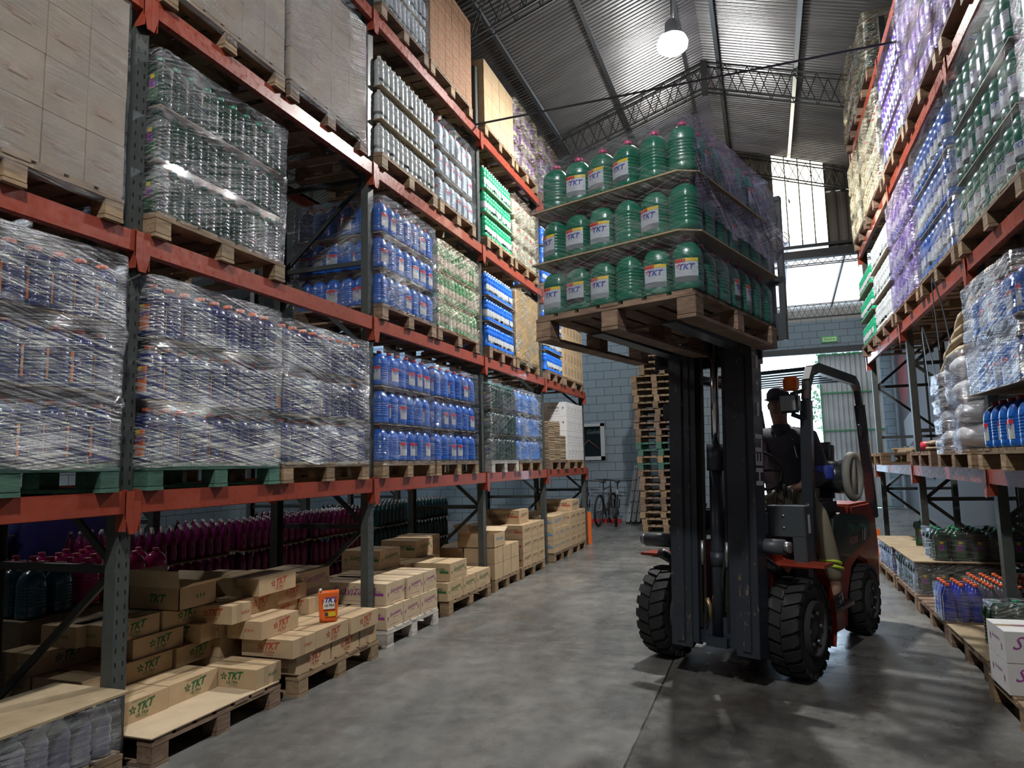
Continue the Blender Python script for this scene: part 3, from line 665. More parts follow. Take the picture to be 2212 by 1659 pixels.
def film(x0, x1, y0, y1, z0, z1, tiers, m, label, seed=0, T=None, pinch=0.05, sk=0.02, name='stretch_film', sides=None, corner=0.05, grp='stretch film around pallet loads'):
    """a sheet wound round a load: bulges over each tier, drawn in between them, creased at random"""
    rs = Vector((seed * 3.1, seed * 1.7, seed)); per = []; c = corner
    cor = [((x1 - c, y0 + c), -PI / 2), ((x1 - c, y1 - c), 0), ((x0 + c, y1 - c), PI / 2), ((x0 + c, y0 + c), PI)]
    for (cx, cy), a in cor:
        for i in range(5): t = a + PI / 2 * i / 4; per.append((cx + math.cos(t) * c, cy + math.sin(t) * c, math.cos(t), math.sin(t)))
    full = []
    for i in range(len(per)):
        a, b = per[i], per[(i + 1) % len(per)]; L = math.hypot(a[0] - b[0], a[1] - b[1]); n = max(1, int(L / 0.045))
        for k in range(n): f = k / n; full.append(tuple(a[j] * (1 - f) + b[j] * f for j in range(4)))
    nz = tiers * 9; vs = []; H = z1 - z0
    lv = [i / nz for i in range(nz + 1)]
    for k, v in enumerate(lv):
        z = z0 + H * v; ph = (v * tiers) % 1.0
        pin = -pinch * math.exp(-((ph - 0.86) / 0.10) ** 2) if (k < nz - 4) else 0
        for (x, y, nx, ny) in full:
            q = Vector((x, y, z)) * 3.0 + rs; n1 = noise.noise(q); n2 = noise.noise(Vector((x * 5, y * 5, z * 22)) + rs)
            pk = pin * (0.65 + 0.7 * noise.noise(Vector((x * 2, y * 2, k)) + rs)); cornerish = abs(nx * ny) * 2
            d = sk * 0.55 + n1 * sk * 0.6 + n2 * sk * 0.35 + pk * (1 - 1.5 * cornerish)
            vs.append((x + nx * d, y + ny * d, z + noise.noise(q * 0.7) * 0.012))
    N = len(full)
    fs = [(k * N + i, k * N + (i + 1) % N, (k + 1) * N + (i + 1) % N, (k + 1) * N + i) for k in range(nz) for i in range(N)]
    # the hem folded over the top
    o = len(vs); cx, cy = (x0 + x1) / 2, (y0 + y1) / 2
    for i, (x, y, nx, ny) in enumerate(full):
        vs.append((x - nx * 0.09, y - ny * 0.09, z1 + 0.012 * noise.noise(Vector((x * 9, y * 9, seed)))))
    fs += [((nz) * N + i, nz * N + (i + 1) % N, o + (i + 1) % N, o + i) for i in range(N)]
    mb = MB(); mb.add(vs, fs, m, True); ob = mb.obj(name)
    if T is not None: ob.matrix_world = T
    return tag(ob, label, 'stretch film', grp)

BAYN = ['first', 'second', 'third', 'fourth', 'fifth']
def load(side, y0, y1, z0, kind, where, tiers=3, th=0.355, ny=7, nx=6, deepcols=1, filmm=None, full=False, seed=1, wood=None, dx=1.0, xf=None, pals=True, pad=True, pinch=0.05, rows=1, toprows=1, rotl=None, pallab='wooden', sk=0.02, wrap=None, hshrink=1.0):
    """side -1: long rack (aisle towards +X); +1: the rack on the driver's side"""
    rs = random.Random(seed * 77 + 5); B = BOT[kind]; s = side
    xf = xf if xf is not None else (-3.31 if s < 0 else 1.60)
    wood = wood or WOOD; base = z0 + 0.155
    if pals:
        pallet(xf + s * dx / 2 * 1.0, (y0 + y1) / 2, z0, dx, (y1 - y0) * 1.0, wood, f'{pallab} pallet under the {B["desc"]}s, {where}', 'pallets in the racks' if z0 > 0.1 else 'pallets on the floor')
    px_, py_ = (dx - 0.03) / nx, (y1 - y0 - 0.03) / ny
    for t in range(tiers):
        z = base + t * th
        if t and pad:
            mb = MB(); ins = 0.03 if filmm else 0.0; mb.box(min(xf + s * ins, xf + s * dx), max(xf + s * ins, xf + s * dx), y0 + 0.005 + ins, y1 - 0.005 - ins, z - 0.012, z - 0.002, PLY)
            tag(mb.obj('layer_board'), f'board under {TIER[tiers][t]} tier of {B["desc"]}s, {where}', 'board', 'boards between tiers')
        for iy in range(ny):
            for ix in range(nx):
                top = t == tiers - 1
                if not (ix < rows or iy < deepcols or (top and ix < toprows)): continue
                x = xf + s * (0.015 + px_ * (ix + 0.5)); y = y0 + 0.015 + py_ * (iy + 0.5)
                jx, jy = rs.uniform(-.004, .004), rs.uniform(-.003, .003)
                if rotl is not None: a = rotl
                elif kind.endswith('_bottle'): a = rs.choice((0, PI)) + rs.uniform(-.5, .5)
                else: a = (0 if s < 0 else PI) + rs.choice((0, 0, -PI / 2, PI / 2)) + rs.uniform(-.1, .1)
                pos = f'{ORD[iy]} of {TIER[tiers][t]} tier' if ix == 0 else f'{ORD[ix]} row, {ORD[iy]} of {TIER[tiers][t]} tier'
                bottle(kind, (x + jx, y + jy, z), a, f'{B["desc"]}, {pos}, {where}', f'{B["desc"]}s, {where}', full and ix == 0)
    if filmm:
        xa, xb = sorted((xf - s * 0.008, xf + s * (dx + 0.01)))
        film(xa, xb, y0 - 0.005, y1 + 0.005, base - 0.03, base + tiers * th - 0.012 * hshrink, tiers, filmm, f'{wrap or "clear creased"} stretch film round the {B["desc"]}s, {where}', seed, pinch=pinch, sk=sk)

# ------------------------------------------------------------------ cartons
_cc = {}
def carton_mesh(dx, dy, dz, kind, s=-1):
    key = (round(dx, 3), round(dy, 3), round(dz, 3), kind, s)
    if key in _cc: return _cc[key]
    m = {'g': CARD, 'r': CARD, 'sp': CARD2, 'sg': CARD, 'sr': CARD, 'sb': CARD, 'plain': CARD, 'grey': CARDG, 'red': CARDR, 'white': WHITEBOX, 'tall': CARD, 'wp': WHITEBOX}[kind]
    mb = MB(); mb.box(-dx / 2, dx / 2, -dy / 2, dy / 2, 0, dz, m)
    e = 0.0015; sX = dx / 2; sY = dy / 2
    # faces: aisle face and the face towards the start of the aisle
    A = dict(org=(-s * sX, 0, dz / 2), ux=(0, -s * 1, 0), uz=(0, 0, 1), off=(-s * e, 0, 0), w=dy)
    Bf = dict(org=(0, -sY, dz / 2), ux=(1, 0, 0), uz=(0, 0, 1), off=(0, -e, 0), w=dx)
    T = dict(org=(0, 0, dz), ux=(0, 1, 0) if dy > dx else (1, 0, 0), uz=(-1, 0, 0) if dy > dx else (0, 1, 0), off=(0, 0, e), w=max(dx, dy))
    V = Vector
    def at(Fc, a, b): return V(Fc['org']) + V(Fc['ux']) * a + V(Fc['uz']) * b
    def txt(Fc, s_, size, ink, a=0, b=0, **k): put_text(mb, s_, size, ink, at(Fc, a, b), Fc['ux'], Fc['uz'], Fc['off'], **k)
    long_, short_ = (A, Bf) if dy >= dx else (Bf, A)
    # seam and tape along the top
    put_rect(mb, T['w'], 0.004, DARK_INK, at(T, 0, 0), T['ux'], T['uz'], V(T['off']) * 0.6)
    put_rect(mb, T['w'], 0.05, TAPE, at(T, 0, 0), T['ux'], T['uz'], V(T['off']) * 0.4)
    if kind in ('g', 'r'):
        ink = GREEN_INK if kind == 'g' else RED_INK
        for Fc in (long_,):
            w = Fc['w']; h = dz
            put_flower(mb, h * 0.20, ink, at(Fc, -w * 0.13, h * 0.06), Fc['ux'], Fc['uz'], Fc['off'])
            txt(Fc, 'TKT', h * 0.52, ink, w * 0.07, h * 0.10, shear=0.35, bold=0.035, rise=0.10)
            txt(Fc, 'ULTRA', h * 0.21, ink, w * 0.03, -h * 0.23, shear=0.35, bold=0.012, stretch=1.15, rise=0.03)
            txt(Fc, 'CONCENTRADO', h * 0.07, ink, w * 0.05, -h * 0.37, shear=0.2, bold=0.01)
            txt(Fc, 'DETERGENTE BIODEGRADABLE', h * 0.075, ink, 0, h * 0.42)
        for k in (-1, 0, 1):
            put_arrow(mb, dz * 0.17, ink, at(short_, 0.04 + k * 0.03, 0), short_['ux'], short_['uz'], short_['off'])
            for u in (-1, 1): put_rect(mb, 0.0015, dz * 0.24, ink, at(short_, 0.04 + k * 0.03 + u * 0.014, 0), short_['ux'], short_['uz'], short_['off'])
        for u in (-1, 1): txt(T, 'DETERGENTE BIODEGRADABLE', 0.016, ink, 0, u * 0.055)
        put_rect(mb, 0.05, dz, TAPE, at(short_, -0.02, 0), short_['ux'], short_['uz'], V(short_['off']) * 0.5)
    elif kind in ('sp', 'sg', 'sr', 'sb'):
        ink = {'sp': PURPLE_INK, 'sg': GREEN_INK, 'sr': DARK_INK, 'sb': LBLUE_INK}[kind]; hot = RED_INK if kind == 'sr' else ink
        for Fc in (A, Bf):
            w = Fc['w']
            txt(Fc, 'Suavizante', w * 0.155, ink, w * 0.02, dz * 0.14, shear=0.45, rise=0.06); txt(Fc, 'para la ropa', w * 0.055, ink, w * 0.04, -dz * 0.03, shear=0.4)
            for u in ((-1, 1) if Fc is A else (-1,)): put_arrow(mb, dz * 0.20, hot, at(Fc, u * w * 0.40, -dz * 0.02), Fc['ux'], Fc['uz'], Fc['off'])
            put_rect(mb, w * 0.5, 0.002, ink, at(Fc, 0, -dz * 0.34), Fc['ux'], Fc['uz'], Fc['off'])
        put_rect(mb, w * 0.24, dz * 0.13, hot, at(Bf, w * 0.34, 0), Bf['ux'], Bf['uz'], V(Bf['off']) * 1.3); txt(Bf, 'CONTENIDO', w * 0.03, hot, w * 0.34, dz * 0.13)
        txt(T, 'Suavizante', 0.05, ink, 0, 0.07, shear=0.4)
    elif kind in ('white', 'wp'):
        if kind == 'white':
            for Fc in (A, Bf):
                w = Fc['w']; txt(Fc, 'TKT' if (Fc is A) else 'Perfume', w * 0.13, BLUE_INK if Fc is A else DARK_INK, 0, dz * 0.12, shear=0.2, bold=0.01)
                txt(Fc, 'para tu ropa', w * 0.085, DARK_INK, 0, -dz * 0.10); put_arrow(mb, dz * 0.2, DARK_INK, at(Fc, w * 0.38, dz * 0.08), Fc['ux'], Fc['uz'], Fc['off'])
                put_rect(mb, w * 0.5, 0.003, DARK_INK, at(Fc, 0, -dz * 0.32), Fc['ux'], Fc['uz'], Fc['off'])
        else:
            txt(Bf, 'Suavizante', dz * 0.60, PURPLE_INK, 0.01, dz * 0.12, shear=0.5, bold=0.004); txt(Bf, 'Concentrado', dz * 0.12, PURPLE_INK, dx * 0.15, -dz * 0.30)
            txt(A, 'Suavizante', dz * 0.20, PURPLE_INK, 0, dz * 0.14, shear=0.4)
            for u in (-1, 1): put_arrow(mb, dz * 0.24, PURPLE_INK, at(A, u * dy * 0.30, -dz * 0.06 * u), A['ux'], A['uz'], A['off'])
            for k in range(4): txt(T, 'MANEJAR CON CUIDADO', 0.018, PURPLE_INK, -0.05, -0.03 + 0.02 * k)
    elif kind == 'red':
        for Fc in (A, Bf):
            for (a, b) in ((-0.26, 0.22), (0.24, -0.20), (0.26, 0.24), (-0.24, -0.22)):
                put_rect(mb, Fc['w'] * 0.30, dz * 0.20, RED_INK, at(Fc, a * Fc['w'], b * dz), Fc['ux'], Fc['uz'], Fc['off'])
                put_rect(mb, Fc['w'] * 0.25, dz * 0.13, m, at(Fc, a * Fc['w'], b * dz), Fc['ux'], Fc['uz'], V(Fc['off']) * 1.6)
                txt(Fc, 'FRAGIL', dz * 0.10, RED_INK, a * Fc['w'], b * dz)
    elif kind == 'tall':
        for Fc in (A, Bf):
            for q in (-0.3, -0.1, 0.1, 0.3)[:3]: put_rect(mb, Fc['w'] * 0.05, dz * 0.6, DARK_INK, at(Fc, q * Fc['w'], 0), Fc['ux'], Fc['uz'], Fc['off'])
    elif kind == 'grey':
        for Fc in (A, Bf):
            put_rect(mb, Fc['w'] * 0.42, dz * 0.15, mat('faded_red_ink', (0.36, 0.20, 0.13), 0.8), at(Fc, -0.05 * Fc['w'], -dz * 0.05), Fc['ux'], Fc['uz'], Fc['off'])
            put_rect(mb, Fc['w'] * 0.39, dz * 0.11, m, at(Fc, -0.05 * Fc['w'], -dz * 0.05), Fc['ux'], Fc['uz'], V(Fc['off']) * 1.5)
            txt(Fc, 'DETERGENTE', dz * 0.085, mat('faded_red_ink', (0.36, 0.20, 0.13), 0.8), -0.05 * Fc['w'], -dz * 0.05)
    me = mb.mesh('carton'); _cc[key] = me; return me
def carton(xc, yc, z, dx, dy, dz, kind, label, grp, rz_=0.0, s=-1, name='carton'):
    o = mk(name, carton_mesh(dx, dy, dz, kind, s), None, (xc, yc, z), (0, 0, rz_)); return tag(o, label, 'box', grp)
KD = {'g': 'cardboard box', 'r': 'cardboard box', 'plain': 'plain cardboard box', 'grey': 'grey-brown box', 'red': 'red-printed box', 'white': 'white box', 'tall': 'tall-striped box', 'sb': 'cardboard box'}
def carton_load(side, y0, y1, z0, kind, where, ny, nx, nz, dz, filmm=None, seed=1, wood=None, dx=1.0, xf=None, wrap=None, pallab='wooden', deepcols=1, stagger=False):
    rs = random.Random(seed); s = side; xf = xf if xf is not None else (-3.31 if s < 0 else 1.60); base = z0 + 0.155
    pallet(xf + s * dx / 2, (y0 + y1) / 2, z0, dx, y1 - y0, wood or WOOD, f'{pallab} pallet under the {KD[kind]}es, {where}', 'pallets in the racks')
    wy, wx = (y1 - y0 - 0.01) / ny, (dx - 0.01) / nx
    for t in range(nz):
        for iy in range(ny):
            for ix in range(nx):
                if not (ix < 1 or iy < deepcols): continue
                x = xf + s * (0.005 + wx * (ix + 0.5)); y = y0 + 0.005 + wy * (iy + 0.5) + rs.uniform(-.002, .002)
                pos = f'{ORD[iy]} of {ORD[t]} layer' if ix == 0 else f'{ORD[ix]} row, {ORD[iy]} of {ORD[t]} layer'
                carton(x, y, base + t * dz, wx - 0.006, wy - 0.006, dz - 0.003, kind, f'{KD[kind]}, {pos}, {where}', f'{KD[kind]}es, {where}', 0, s)
    if filmm:
        xa, xb = sorted((xf - s * 0.004, xf + s * dx)); film(xa, xb, y0, y1, base - 0.09, base + nz * dz + 0.005, max(1, nz // 2), filmm, f'{wrap or "clear"} stretch film round the {KD[kind]}es, {where}', seed, pinch=0.0, sk=0.012, corner=0.02)

# ================================================================== long rack loads
A1, A2, A3, A4 = 'lowest shelf', 'second shelf', 'third shelf', 'highest shelf'
def w(bay, pos, sh): return f'{pos} {bay} bay, {sh}, long rack'
load(-1, 1.72, 2.92, 1.50, 'navy_jug', w('first', 'far', A1), ny=9, nx=6, th=0.385, filmm=FILM_H, seed=1, rotl=0.0, rows=2, full=True, wood=WOODG, toprows=2)
load(-1, 3.10, 4.27, 1.50, 'navy_jug', w('second', 'near', A1), ny=9, nx=6, th=0.37, filmm=FILM_H, seed=2, rotl=0.0, rows=2, full=True, wood=WOODG, pinch=0.06, toprows=2)
load(-1, 4.31, 5.50, 1.50, 'navy_jug', w('second', 'far', A1), ny=9, nx=6, th=0.36, filmm=FILM_H, seed=3, rotl=0.0, rows=2, full=True)
load(-1, 5.73, 6.82, 1.50, 'blue_jug', w('third', 'near', A1), ny=6, nx=6, th=0.355, filmm=FILM_L, seed=4, full=True, wrap='loose')
load(-1, 6.87, 8.05, 1.50, 'blue_jug', w('third', 'far', A1), ny=6, nx=6, th=0.352, filmm=FILM_L, seed=5, full=True, wrap='loose')
load(-1, 8.48, 9.54, 1.50, 'dark_green_jug', w('fourth', 'near', A1), ny=9, nx=6, th=0.345, filmm=FILM_M, seed=6, rotl=0.0, wood=WOODW, pallab='white-painted')
load(-1, 9.58, 10.66, 1.50, 'light_blue_jug', w('fourth', 'far', A1), ny=6, nx=6, th=0.345, filmm=FILM_H, seed=7)
load(-1, 3.10, 4.30, 2.99, 'dark_green_jug', w('second', 'near', A2), ny=9, nx=6, th=0.345, filmm=FILM_M, seed=8, rotl=0.0, full=True, pinch=0.03, rows=2)
load(-1, 5.73, 6.90, 2.99, 'blue_jug', w('third', 'near', A2), ny=7, nx=6, th=0.355, filmm=FILM_M, seed=9, full=True, wood=WOODD, wrap='crumpled')
load(-1, 6.94, 8.14, 2.99, 'green_bottle', w('third', 'far', A2), ny=11, nx=9, th=0.33, filmm=FILM_W, seed=10, deepcols=1, wood=WOODD, wrap='yellow-lit')
load(-1, 8.48, 9.52, 2.99, 'blue_bottle', w('fourth', 'near', A2), ny=12, nx=9, th=0.345, seed=11, wood=WOODD)
load(-1, 11.13, 12.10, 2.99, 'blue_bottle', w('fifth', 'near', A2), ny=12, nx=9, th=0.345, seed=12, wood=WOODD)
load(-1, 5.73, 6.97, 4.48, 'white_bottle', w('third', 'near', A3), ny=12, nx=9, th=0.345, seed=13)
load(-1, 7.03, 8.09, 4.48, 'white_jug', w('third', 'far', A3), ny=6, nx=6, th=0.335, seed=14, filmm=FILM_L, wrap='loose')
load(-1, 8.48, 9.52, 4.48, 'green_bottle', w('fourth', 'near', A3), ny=13, nx=9, th=0.335, seed=15)
load(-1, 9.60, 10.75, 4.48, 'white_jug', w('fourth', 'far', A3), ny=6, nx=6, th=0.335, seed=16, filmm=FILM_W, wrap='warm-lit')
load(-1, 11.13, 12.1, 4.48, 'blue_bottle', w('fifth', 'near', A3), ny=12, nx=9, th=0.33, seed=17)
load(-1, 5.73, 6.78, 6.05, 'white_bottle', w('third', 'near', A4), ny=11, nx=9, th=0.34, seed=18, filmm=FILM_L, wood=WOODD, rows=1)
load(-1, 9.74, 10.86, 6.05, 'purple_jug', w('fourth', 'far', A4), ny=6, nx=6, th=0.34, seed=19, filmm=FILM_W, wrap='warm-lit')
load(-1, 11.13, 12.15, 6.05, 'purple_jug', w('fifth', 'near', A4), ny=6, nx=6, th=0.34, seed=20, filmm=FILM_W, wrap='warm-lit', wood=WOODD)
carton_load(-1, 1.66, 2.88, 2.99, 'grey', w('first', 'far', A2), 5, 3, 4, 0.29, FILM_L, 21, wrap='taut')
carton_load(-1, 3.10, 4.27, 4.48, 'grey', w('second', 'near', A3), 5, 3, 4, 0.28, FILM_L, 22, wrap='taut')
carton_load(-1, 4.33, 5.46, 4.48, 'grey', w('second', 'far', A3), 4, 3, 4, 0.275, FILM_M, 23, wrap='shining', wood=WOODD)
carton_load(-1, 9.56, 10.66, 2.99, 'plain', w('fourth', 'far', A2), 4, 3, 4, 0.255, FILM_W, 24, wrap='brown-lit')
carton_load(-1, 12.18, 13.55, 2.99, 'tall', w('fifth', 'far', A2), 6, 5, 4, 0.25, None, 25)
carton_load(-1, 6.83, 8.05, 6.05, 'red', w('third', 'far', A4), 6, 4, 5, 0.235, None, 26)
carton_load(-1, 8.48, 9.68, 6.05, 'plain', w('fourth', 'near', A4), 4, 3, 4, 0.235, None, 27)
carton_load(-1, 12.20, 13.40, 1.50, 'white', w('fifth', 'far', A1), 5, 2, 4, 0.26, None, 28, deepcols=1)
carton_load(-1, 11.13, 12.14, 1.50, 'white', w('fifth', 'near', A1), 3, 2, 4, 0.26, None, 29, xf=-3.95, dx=0.5)
# tied bundles of flat cartons in front of them
pallet(-3.62, 11.66, 1.5, 0.62, 1.06, WOODD, 'wooden pallet under the tied flat cardboard bundles, lowest shelf', 'pallets in the racks')
for k in range(3):
    for i in range(3):
        if k == 2 and i == 2: continue
        mb = MB(); rs = random.Random(k * 7 + i); n = 22
        for q in range(n):
            z = q * 0.0095; e = rs.uniform(-.006, .006); mb.box(-0.26 + e, 0.26 + e, -0.17 + e, 0.17 - e, z, z + 0.0085, CARDG if q % 3 else CARD)
        o = mb.obj('cardboard_bundle', None, 0, (-3.60, 11.31 + 0.355 * i, 1.656 + 0.213 * k)); tag(o, f'tied bundle of flat cardboard, {ORD[i]} of {ORD[k]} layer in front of white boxes', 'cardboard bundle', 'flat cardboard bundles')

# ------------------------------------------------------------------ boxes on the floor, long rack
FG = 'boxes on the floor under the long rack'
def fpal(y0, y1, m, lab, xf=-3.26, dx=1.05, sgn=-1, grp='pallets on the floor'): return pallet(xf + sgn * dx / 2, (y0 + y1) / 2, 0.0, dx, y1 - y0, m, lab, grp)
fpal(3.13, 4.22, WOODD, 'dark wooden floor pallet covered by a cardboard sheet, beside the first rack post', -3.24)
tag(MB().box(-4.2, -3.235, 3.12, 4.20, 0.156, 0.162, CARD2).obj('cardboard_sheet'), 'flat cardboard sheet spread over the floor pallet before the green-printed boxes', 'cardboard sheet')
H_ = 0.128
g = [  # xf, y0, y1, layer z index, dx, kind, label
 (-3.545, 3.12, 3.54, 0, .285, 'g', 'green-printed box at the front beside the first post'),
 (-3.555, 3.545, 3.965, 0, .285, 'g', 'green-printed box second in the front row on the cardboard sheet'),
 (-3.25, 3.975, 4.235, 0, .42, 'g', 'green-printed box turned endwise at the outer corner of the pallet'),
 (-3.84, 3.12, 3.54, 0, .285, 'g', 'green-printed box flat behind the front box by the post'),
 (-3.84, 3.55, 3.97, 0, .285, 'g', 'green-printed box flat behind the second front box'),
 (-3.84, 3.44, 3.86, 1, .285, 'g', 'green-printed box in the second layer, printed side to the aisle'),
 (-3.82, 3.87, 4.25, 1, .285, 'g', 'green-printed box in the second layer next to the red-printed boxes'),
 (-3.86, 3.55, 3.97, 2, .285, 'g', 'green-printed box in the third layer under the open carton stack'),
 (-3.76, 4.02, 4.30, 2, .40, 'g', 'green-printed box jutting endwise from the third layer'),
 (-3.88, 3.80, 4.22, 3, .285, 'g', 'green-printed box right under the open carton'),
 (-3.88, 3.35, 3.78, 3, .285, 'g', 'green-printed box in shade beside the one under the open carton')]
for xf, y0, y1, k, dx, kd, lb in g: carton(xf - dx / 2, (y0 + y1) / 2, 0.163 + k * H_, dx, y1 - y0 - 0.006, H_ - 0.003, kd, lb, FG)
# deeper boxes of the same pallet, seen behind the brace of the first post
for xf, y0, y1, k, dx, lb in ((-3.76, 3.12, 3.42, 1, .40, 'box with a green stripe label low beside the first post, behind the brace'), (-4.16, 3.12, 3.56, 0, .27, 'lowest shaded box at the back, behind the brace'), (-4.18, 3.12, 3.56, 1, .27, 'shaded box at the back, second layer, behind the brace'),
                         (-4.16, 3.12, 3.56, 2, .28, 'green-printed box in shade, third layer, behind the brace'), (-4.02, 3.28, 3.70, 3, .30, 'green-printed box in shade, fourth layer, just behind the brace')):
    carton(xf - dx / 2, (y0 + y1) / 2, 0.163 + k * H_, dx, y1 - y0 - 0.006, H_ - 0.003, 'g', lb, FG)
tag(MB().box(-5.42, -4.52, 3.30, 4.62, 0.0, 0.668, CARDG).obj('crate'), 'tall brown crate under the dark blue jugs', 'crate')
tag(MB().box(-5.42, -4.48, 3.28, 4.62, 0.670, 0.678, PLY).obj('layer_board'), 'dark board under the dark blue and pink jugs', 'board')
for ix in range(5):
    for iy in range(2): bottle('teal_jug', (-4.58 - 0.18 * ix, 3.40 + 0.19 * iy, 0.68), 0.3 * iy, f'dark blue jug behind the first post, {ORD[ix]} from the post, {"front" if iy == 0 else "back"} row', 'dark blue jugs behind the first post')
    for iy in range(4): bottle('pink_jug', (-4.58 - 0.18 * ix, 3.80 + 0.20 * iy, 0.70), 0.2, f'pink jug behind the dark blue jugs, {ORD[ix]} across, {ORD[iy]} row', 'pink jugs behind the first post')
# plywood sheet over bottles at the picture corner
fpal(1.7, 2.98, WOOD, 'wooden floor pallet under the plywood-covered bottles', -3.28, 0.55)
tag(MB().box(-3.80, -3.26, 1.66, 2.99, 0.440, 0.452, PLY).obj('plywood_sheet'), 'pale plywood sheet lying on dark clear bottles beside the first post', 'plywood sheet')
SM_CL = [(0.8, 0), (1, 0.02), (1, 0.12), (0.88, 0.18), (1, 0.26), (0.86, 0.36), (1, 0.46), (0.88, 0.55), (1.0, 0.64), (0.9, 0.74), (0.55, 0.86), (0.36, 0.92), (0.34, 0.945)]
bottle_kind('clear_bottle', mat('smoky_clear_plastic', (0.10, 0.09, 0.13), 0.12, coat=0.5), C_WHITE, 0.055, 0.27, SM_CL, 0.0, 1, 1, [], 0.018, 'smoky ribbed bottle', text=False)
for iy in range(11):
    for ix in range(2): bottle('clear_bottle', (-3.335 - 0.112 * ix, 1.74 + 0.114 * iy, 0.156), 0, f'smoky ribbed bottle, {ORD[iy]} of {"front" if ix == 0 else "second"} row under the plywood sheet', 'smoky bottles under the plywood')
film(-3.50, -3.27, 1.68, 2.96, 0.16, 0.435, 1, FILM_L, 'clear film round the smoky bottles under the plywood', 31, pinch=0)
# red-printed boxes
fpal(4.36, 5.46, WOOD, 'wooden floor pallet under the red-printed boxes', -3.20)
g = [(-3.215, 4.35, 4.775, 0, .285, 'lowest red-printed box at the pallet corner by the green-printed boxes'), (-3.215, 4.79, 5.18, 0, .285, 'lowest red-printed box, middle of the pallet edge'), (-3.215, 5.19, 5.455, 0, .40, 'lowest red-printed box endwise at the far pallet corner'),
     (-3.19, 4.28, 4.55, 1, .44, 'red-printed box endwise in the second layer by the green-printed boxes'), (-3.20, 4.56, 5.00, 1, .30, 'red-printed box in the second layer under the orange pouch'), (-3.19, 5.02, 5.44, 1, .30, 'red-printed box in the second layer beside the orange pouch'),
     (-3.51, 4.56, 5.00, 1, .29, 'red-printed box flat behind the orange pouch'), (-3.51, 5.02, 5.44, 1, .29, 'red-printed box flat in the second layer by the second post'),
     (-3.41, 4.22, 4.64, 2, .30, 'red-printed box in the third layer, printed side to the aisle'), (-3.62, 5.06, 5.34, 2, .30, 'red-printed box in the third layer just behind the orange pouch'), (-3.72, 4.64, 5.05, 2, .28, 'red-printed box in shade in the third layer'),
     (-3.66, 4.30, 4.72, 3, .28, 'red-printed box in the fourth layer with the printed flower showing'), (-3.70, 4.73, 5.14, 3, .28, 'red-printed box in the fourth layer under the top box'), (-3.55, 4.08, 4.28, 3, .36, 'red-printed box endwise in the fourth layer by the open carton'),
     (-3.60, 4.42, 4.86, 4, .42, 'red-printed top box of the whole stack'), (-4.03, 4.35, 4.8, 4, .28, 'red-printed box in deep shade at the back of the stack')]
for xf, y0, y1, k, dx, lb in g: carton(xf - dx / 2, (y0 + y1) / 2, 0.156 + k * H_, dx, y1 - y0 - 0.006, H_ - 0.003, 'r', lb, FG)
for k in range(4): carton(-4.10, 4.60, 0.156 + k * H_, 0.40, 0.7, H_ - 0.003, 'r', f'shaded box in the {ORD[k]} layer at the back of the red-printed stack', FG)
for k in range(3): carton(-3.88, 4.40, 0.156 + k * H_, 0.28, 0.42, H_ - 0.003, 'r', f'shaded box in the {ORD[k]} layer inside the red-printed stack', FG)
for y in (4.72, 5.14): carton(-3.66, y, 0.156, 0.29, 0.41, H_ - 0.003, 'r', f'lowest red-printed box second row, {"near" if y < 5 else "far"} one', FG)
# the open carton
def open_carton(loc, dx, dy, dz, kind, label, rzz=0.0, flaps=(1, 1, 1, 1)):
    rt = root('open_carton', loc, label, 'box', FG, (0, 0, rzz)); mb = MB(); t = 0.005; m = CARD
    mb.box(-dx / 2, dx / 2, -dy / 2, dy / 2, 0, t, m)
    mb.box(-dx / 2, -dx / 2 + t, -dy / 2, dy / 2, 0, dz, m).box(dx / 2 - t, dx / 2, -dy / 2, dy / 2, 0, dz, m).box(-dx / 2, dx / 2, -dy / 2, -dy / 2 + t, 0, dz, m).box(-dx / 2, dx / 2, dy / 2 - t, dy / 2, 0, dz, m)
    if kind == 'g':
        put_text(mb, 'TKT', 0.075, GREEN_INK, (0.02, -dy / 2, dz * .5), (1, 0, 0), (0, 0, 1), (0, -.0015, 0), shear=.35, bold=.03)
        for k in (-1, 0, 1): put_arrow(mb, .03, GREEN_INK, (dx / 2, .02 + k * .03, dz * .5), (0, 1, 0), (0, 0, 1), (.0015, 0, 0))
    else:
        put_text(mb, 'Suavizante', 0.06, LBLUE_INK, (dx / 2, 0, dz * .6), (0, 1, 0), (0, 0, 1), (.0015, 0, 0), shear=.4)
    mb.obj('body', rt)
    fl = dx * 0.42
    spec = [((dx / 2, -dy / 2, dz), (dx / 2, dy / 2, dz), (0.94, 0, 0.34)), ((-dx / 2, dy / 2, dz), (-dx / 2, -dy / 2, dz), (-0.55, 0, 0.83)), ((-dx / 2, -dy / 2, dz), (dx / 2, -dy / 2, dz), (0, -0.12, 0.99)), ((dx / 2, dy / 2, dz), (-dx / 2, dy / 2, dz), (0, 0.9, 0.40))]
    for ok, (a, b, dv) in zip(flaps, spec):
        if not ok: continue
        a, b, dv = Vector(a), Vector(b), Vector(dv); L = fl * 0.62; n = (b - a).cross(dv).normalized() * 0.004; mb = MB()
        vs = [a, b, b + dv * L, a + dv * L]; mb.add(vs + [v + n for v in vs], [(0, 1, 2, 3), (7, 6, 5, 4), (0, 4, 5, 1), (1, 5, 6, 2), (2, 6, 7, 3), (3, 7, 4, 0)], CARD2); mb.obj('flap', rt)
    return rt
open_carton((-3.97, 3.98, 0.163 + 4 * H_), 0.44, 0.34, 0.15, 'g', 'open cardboard carton with raised flaps on the green-printed boxes')
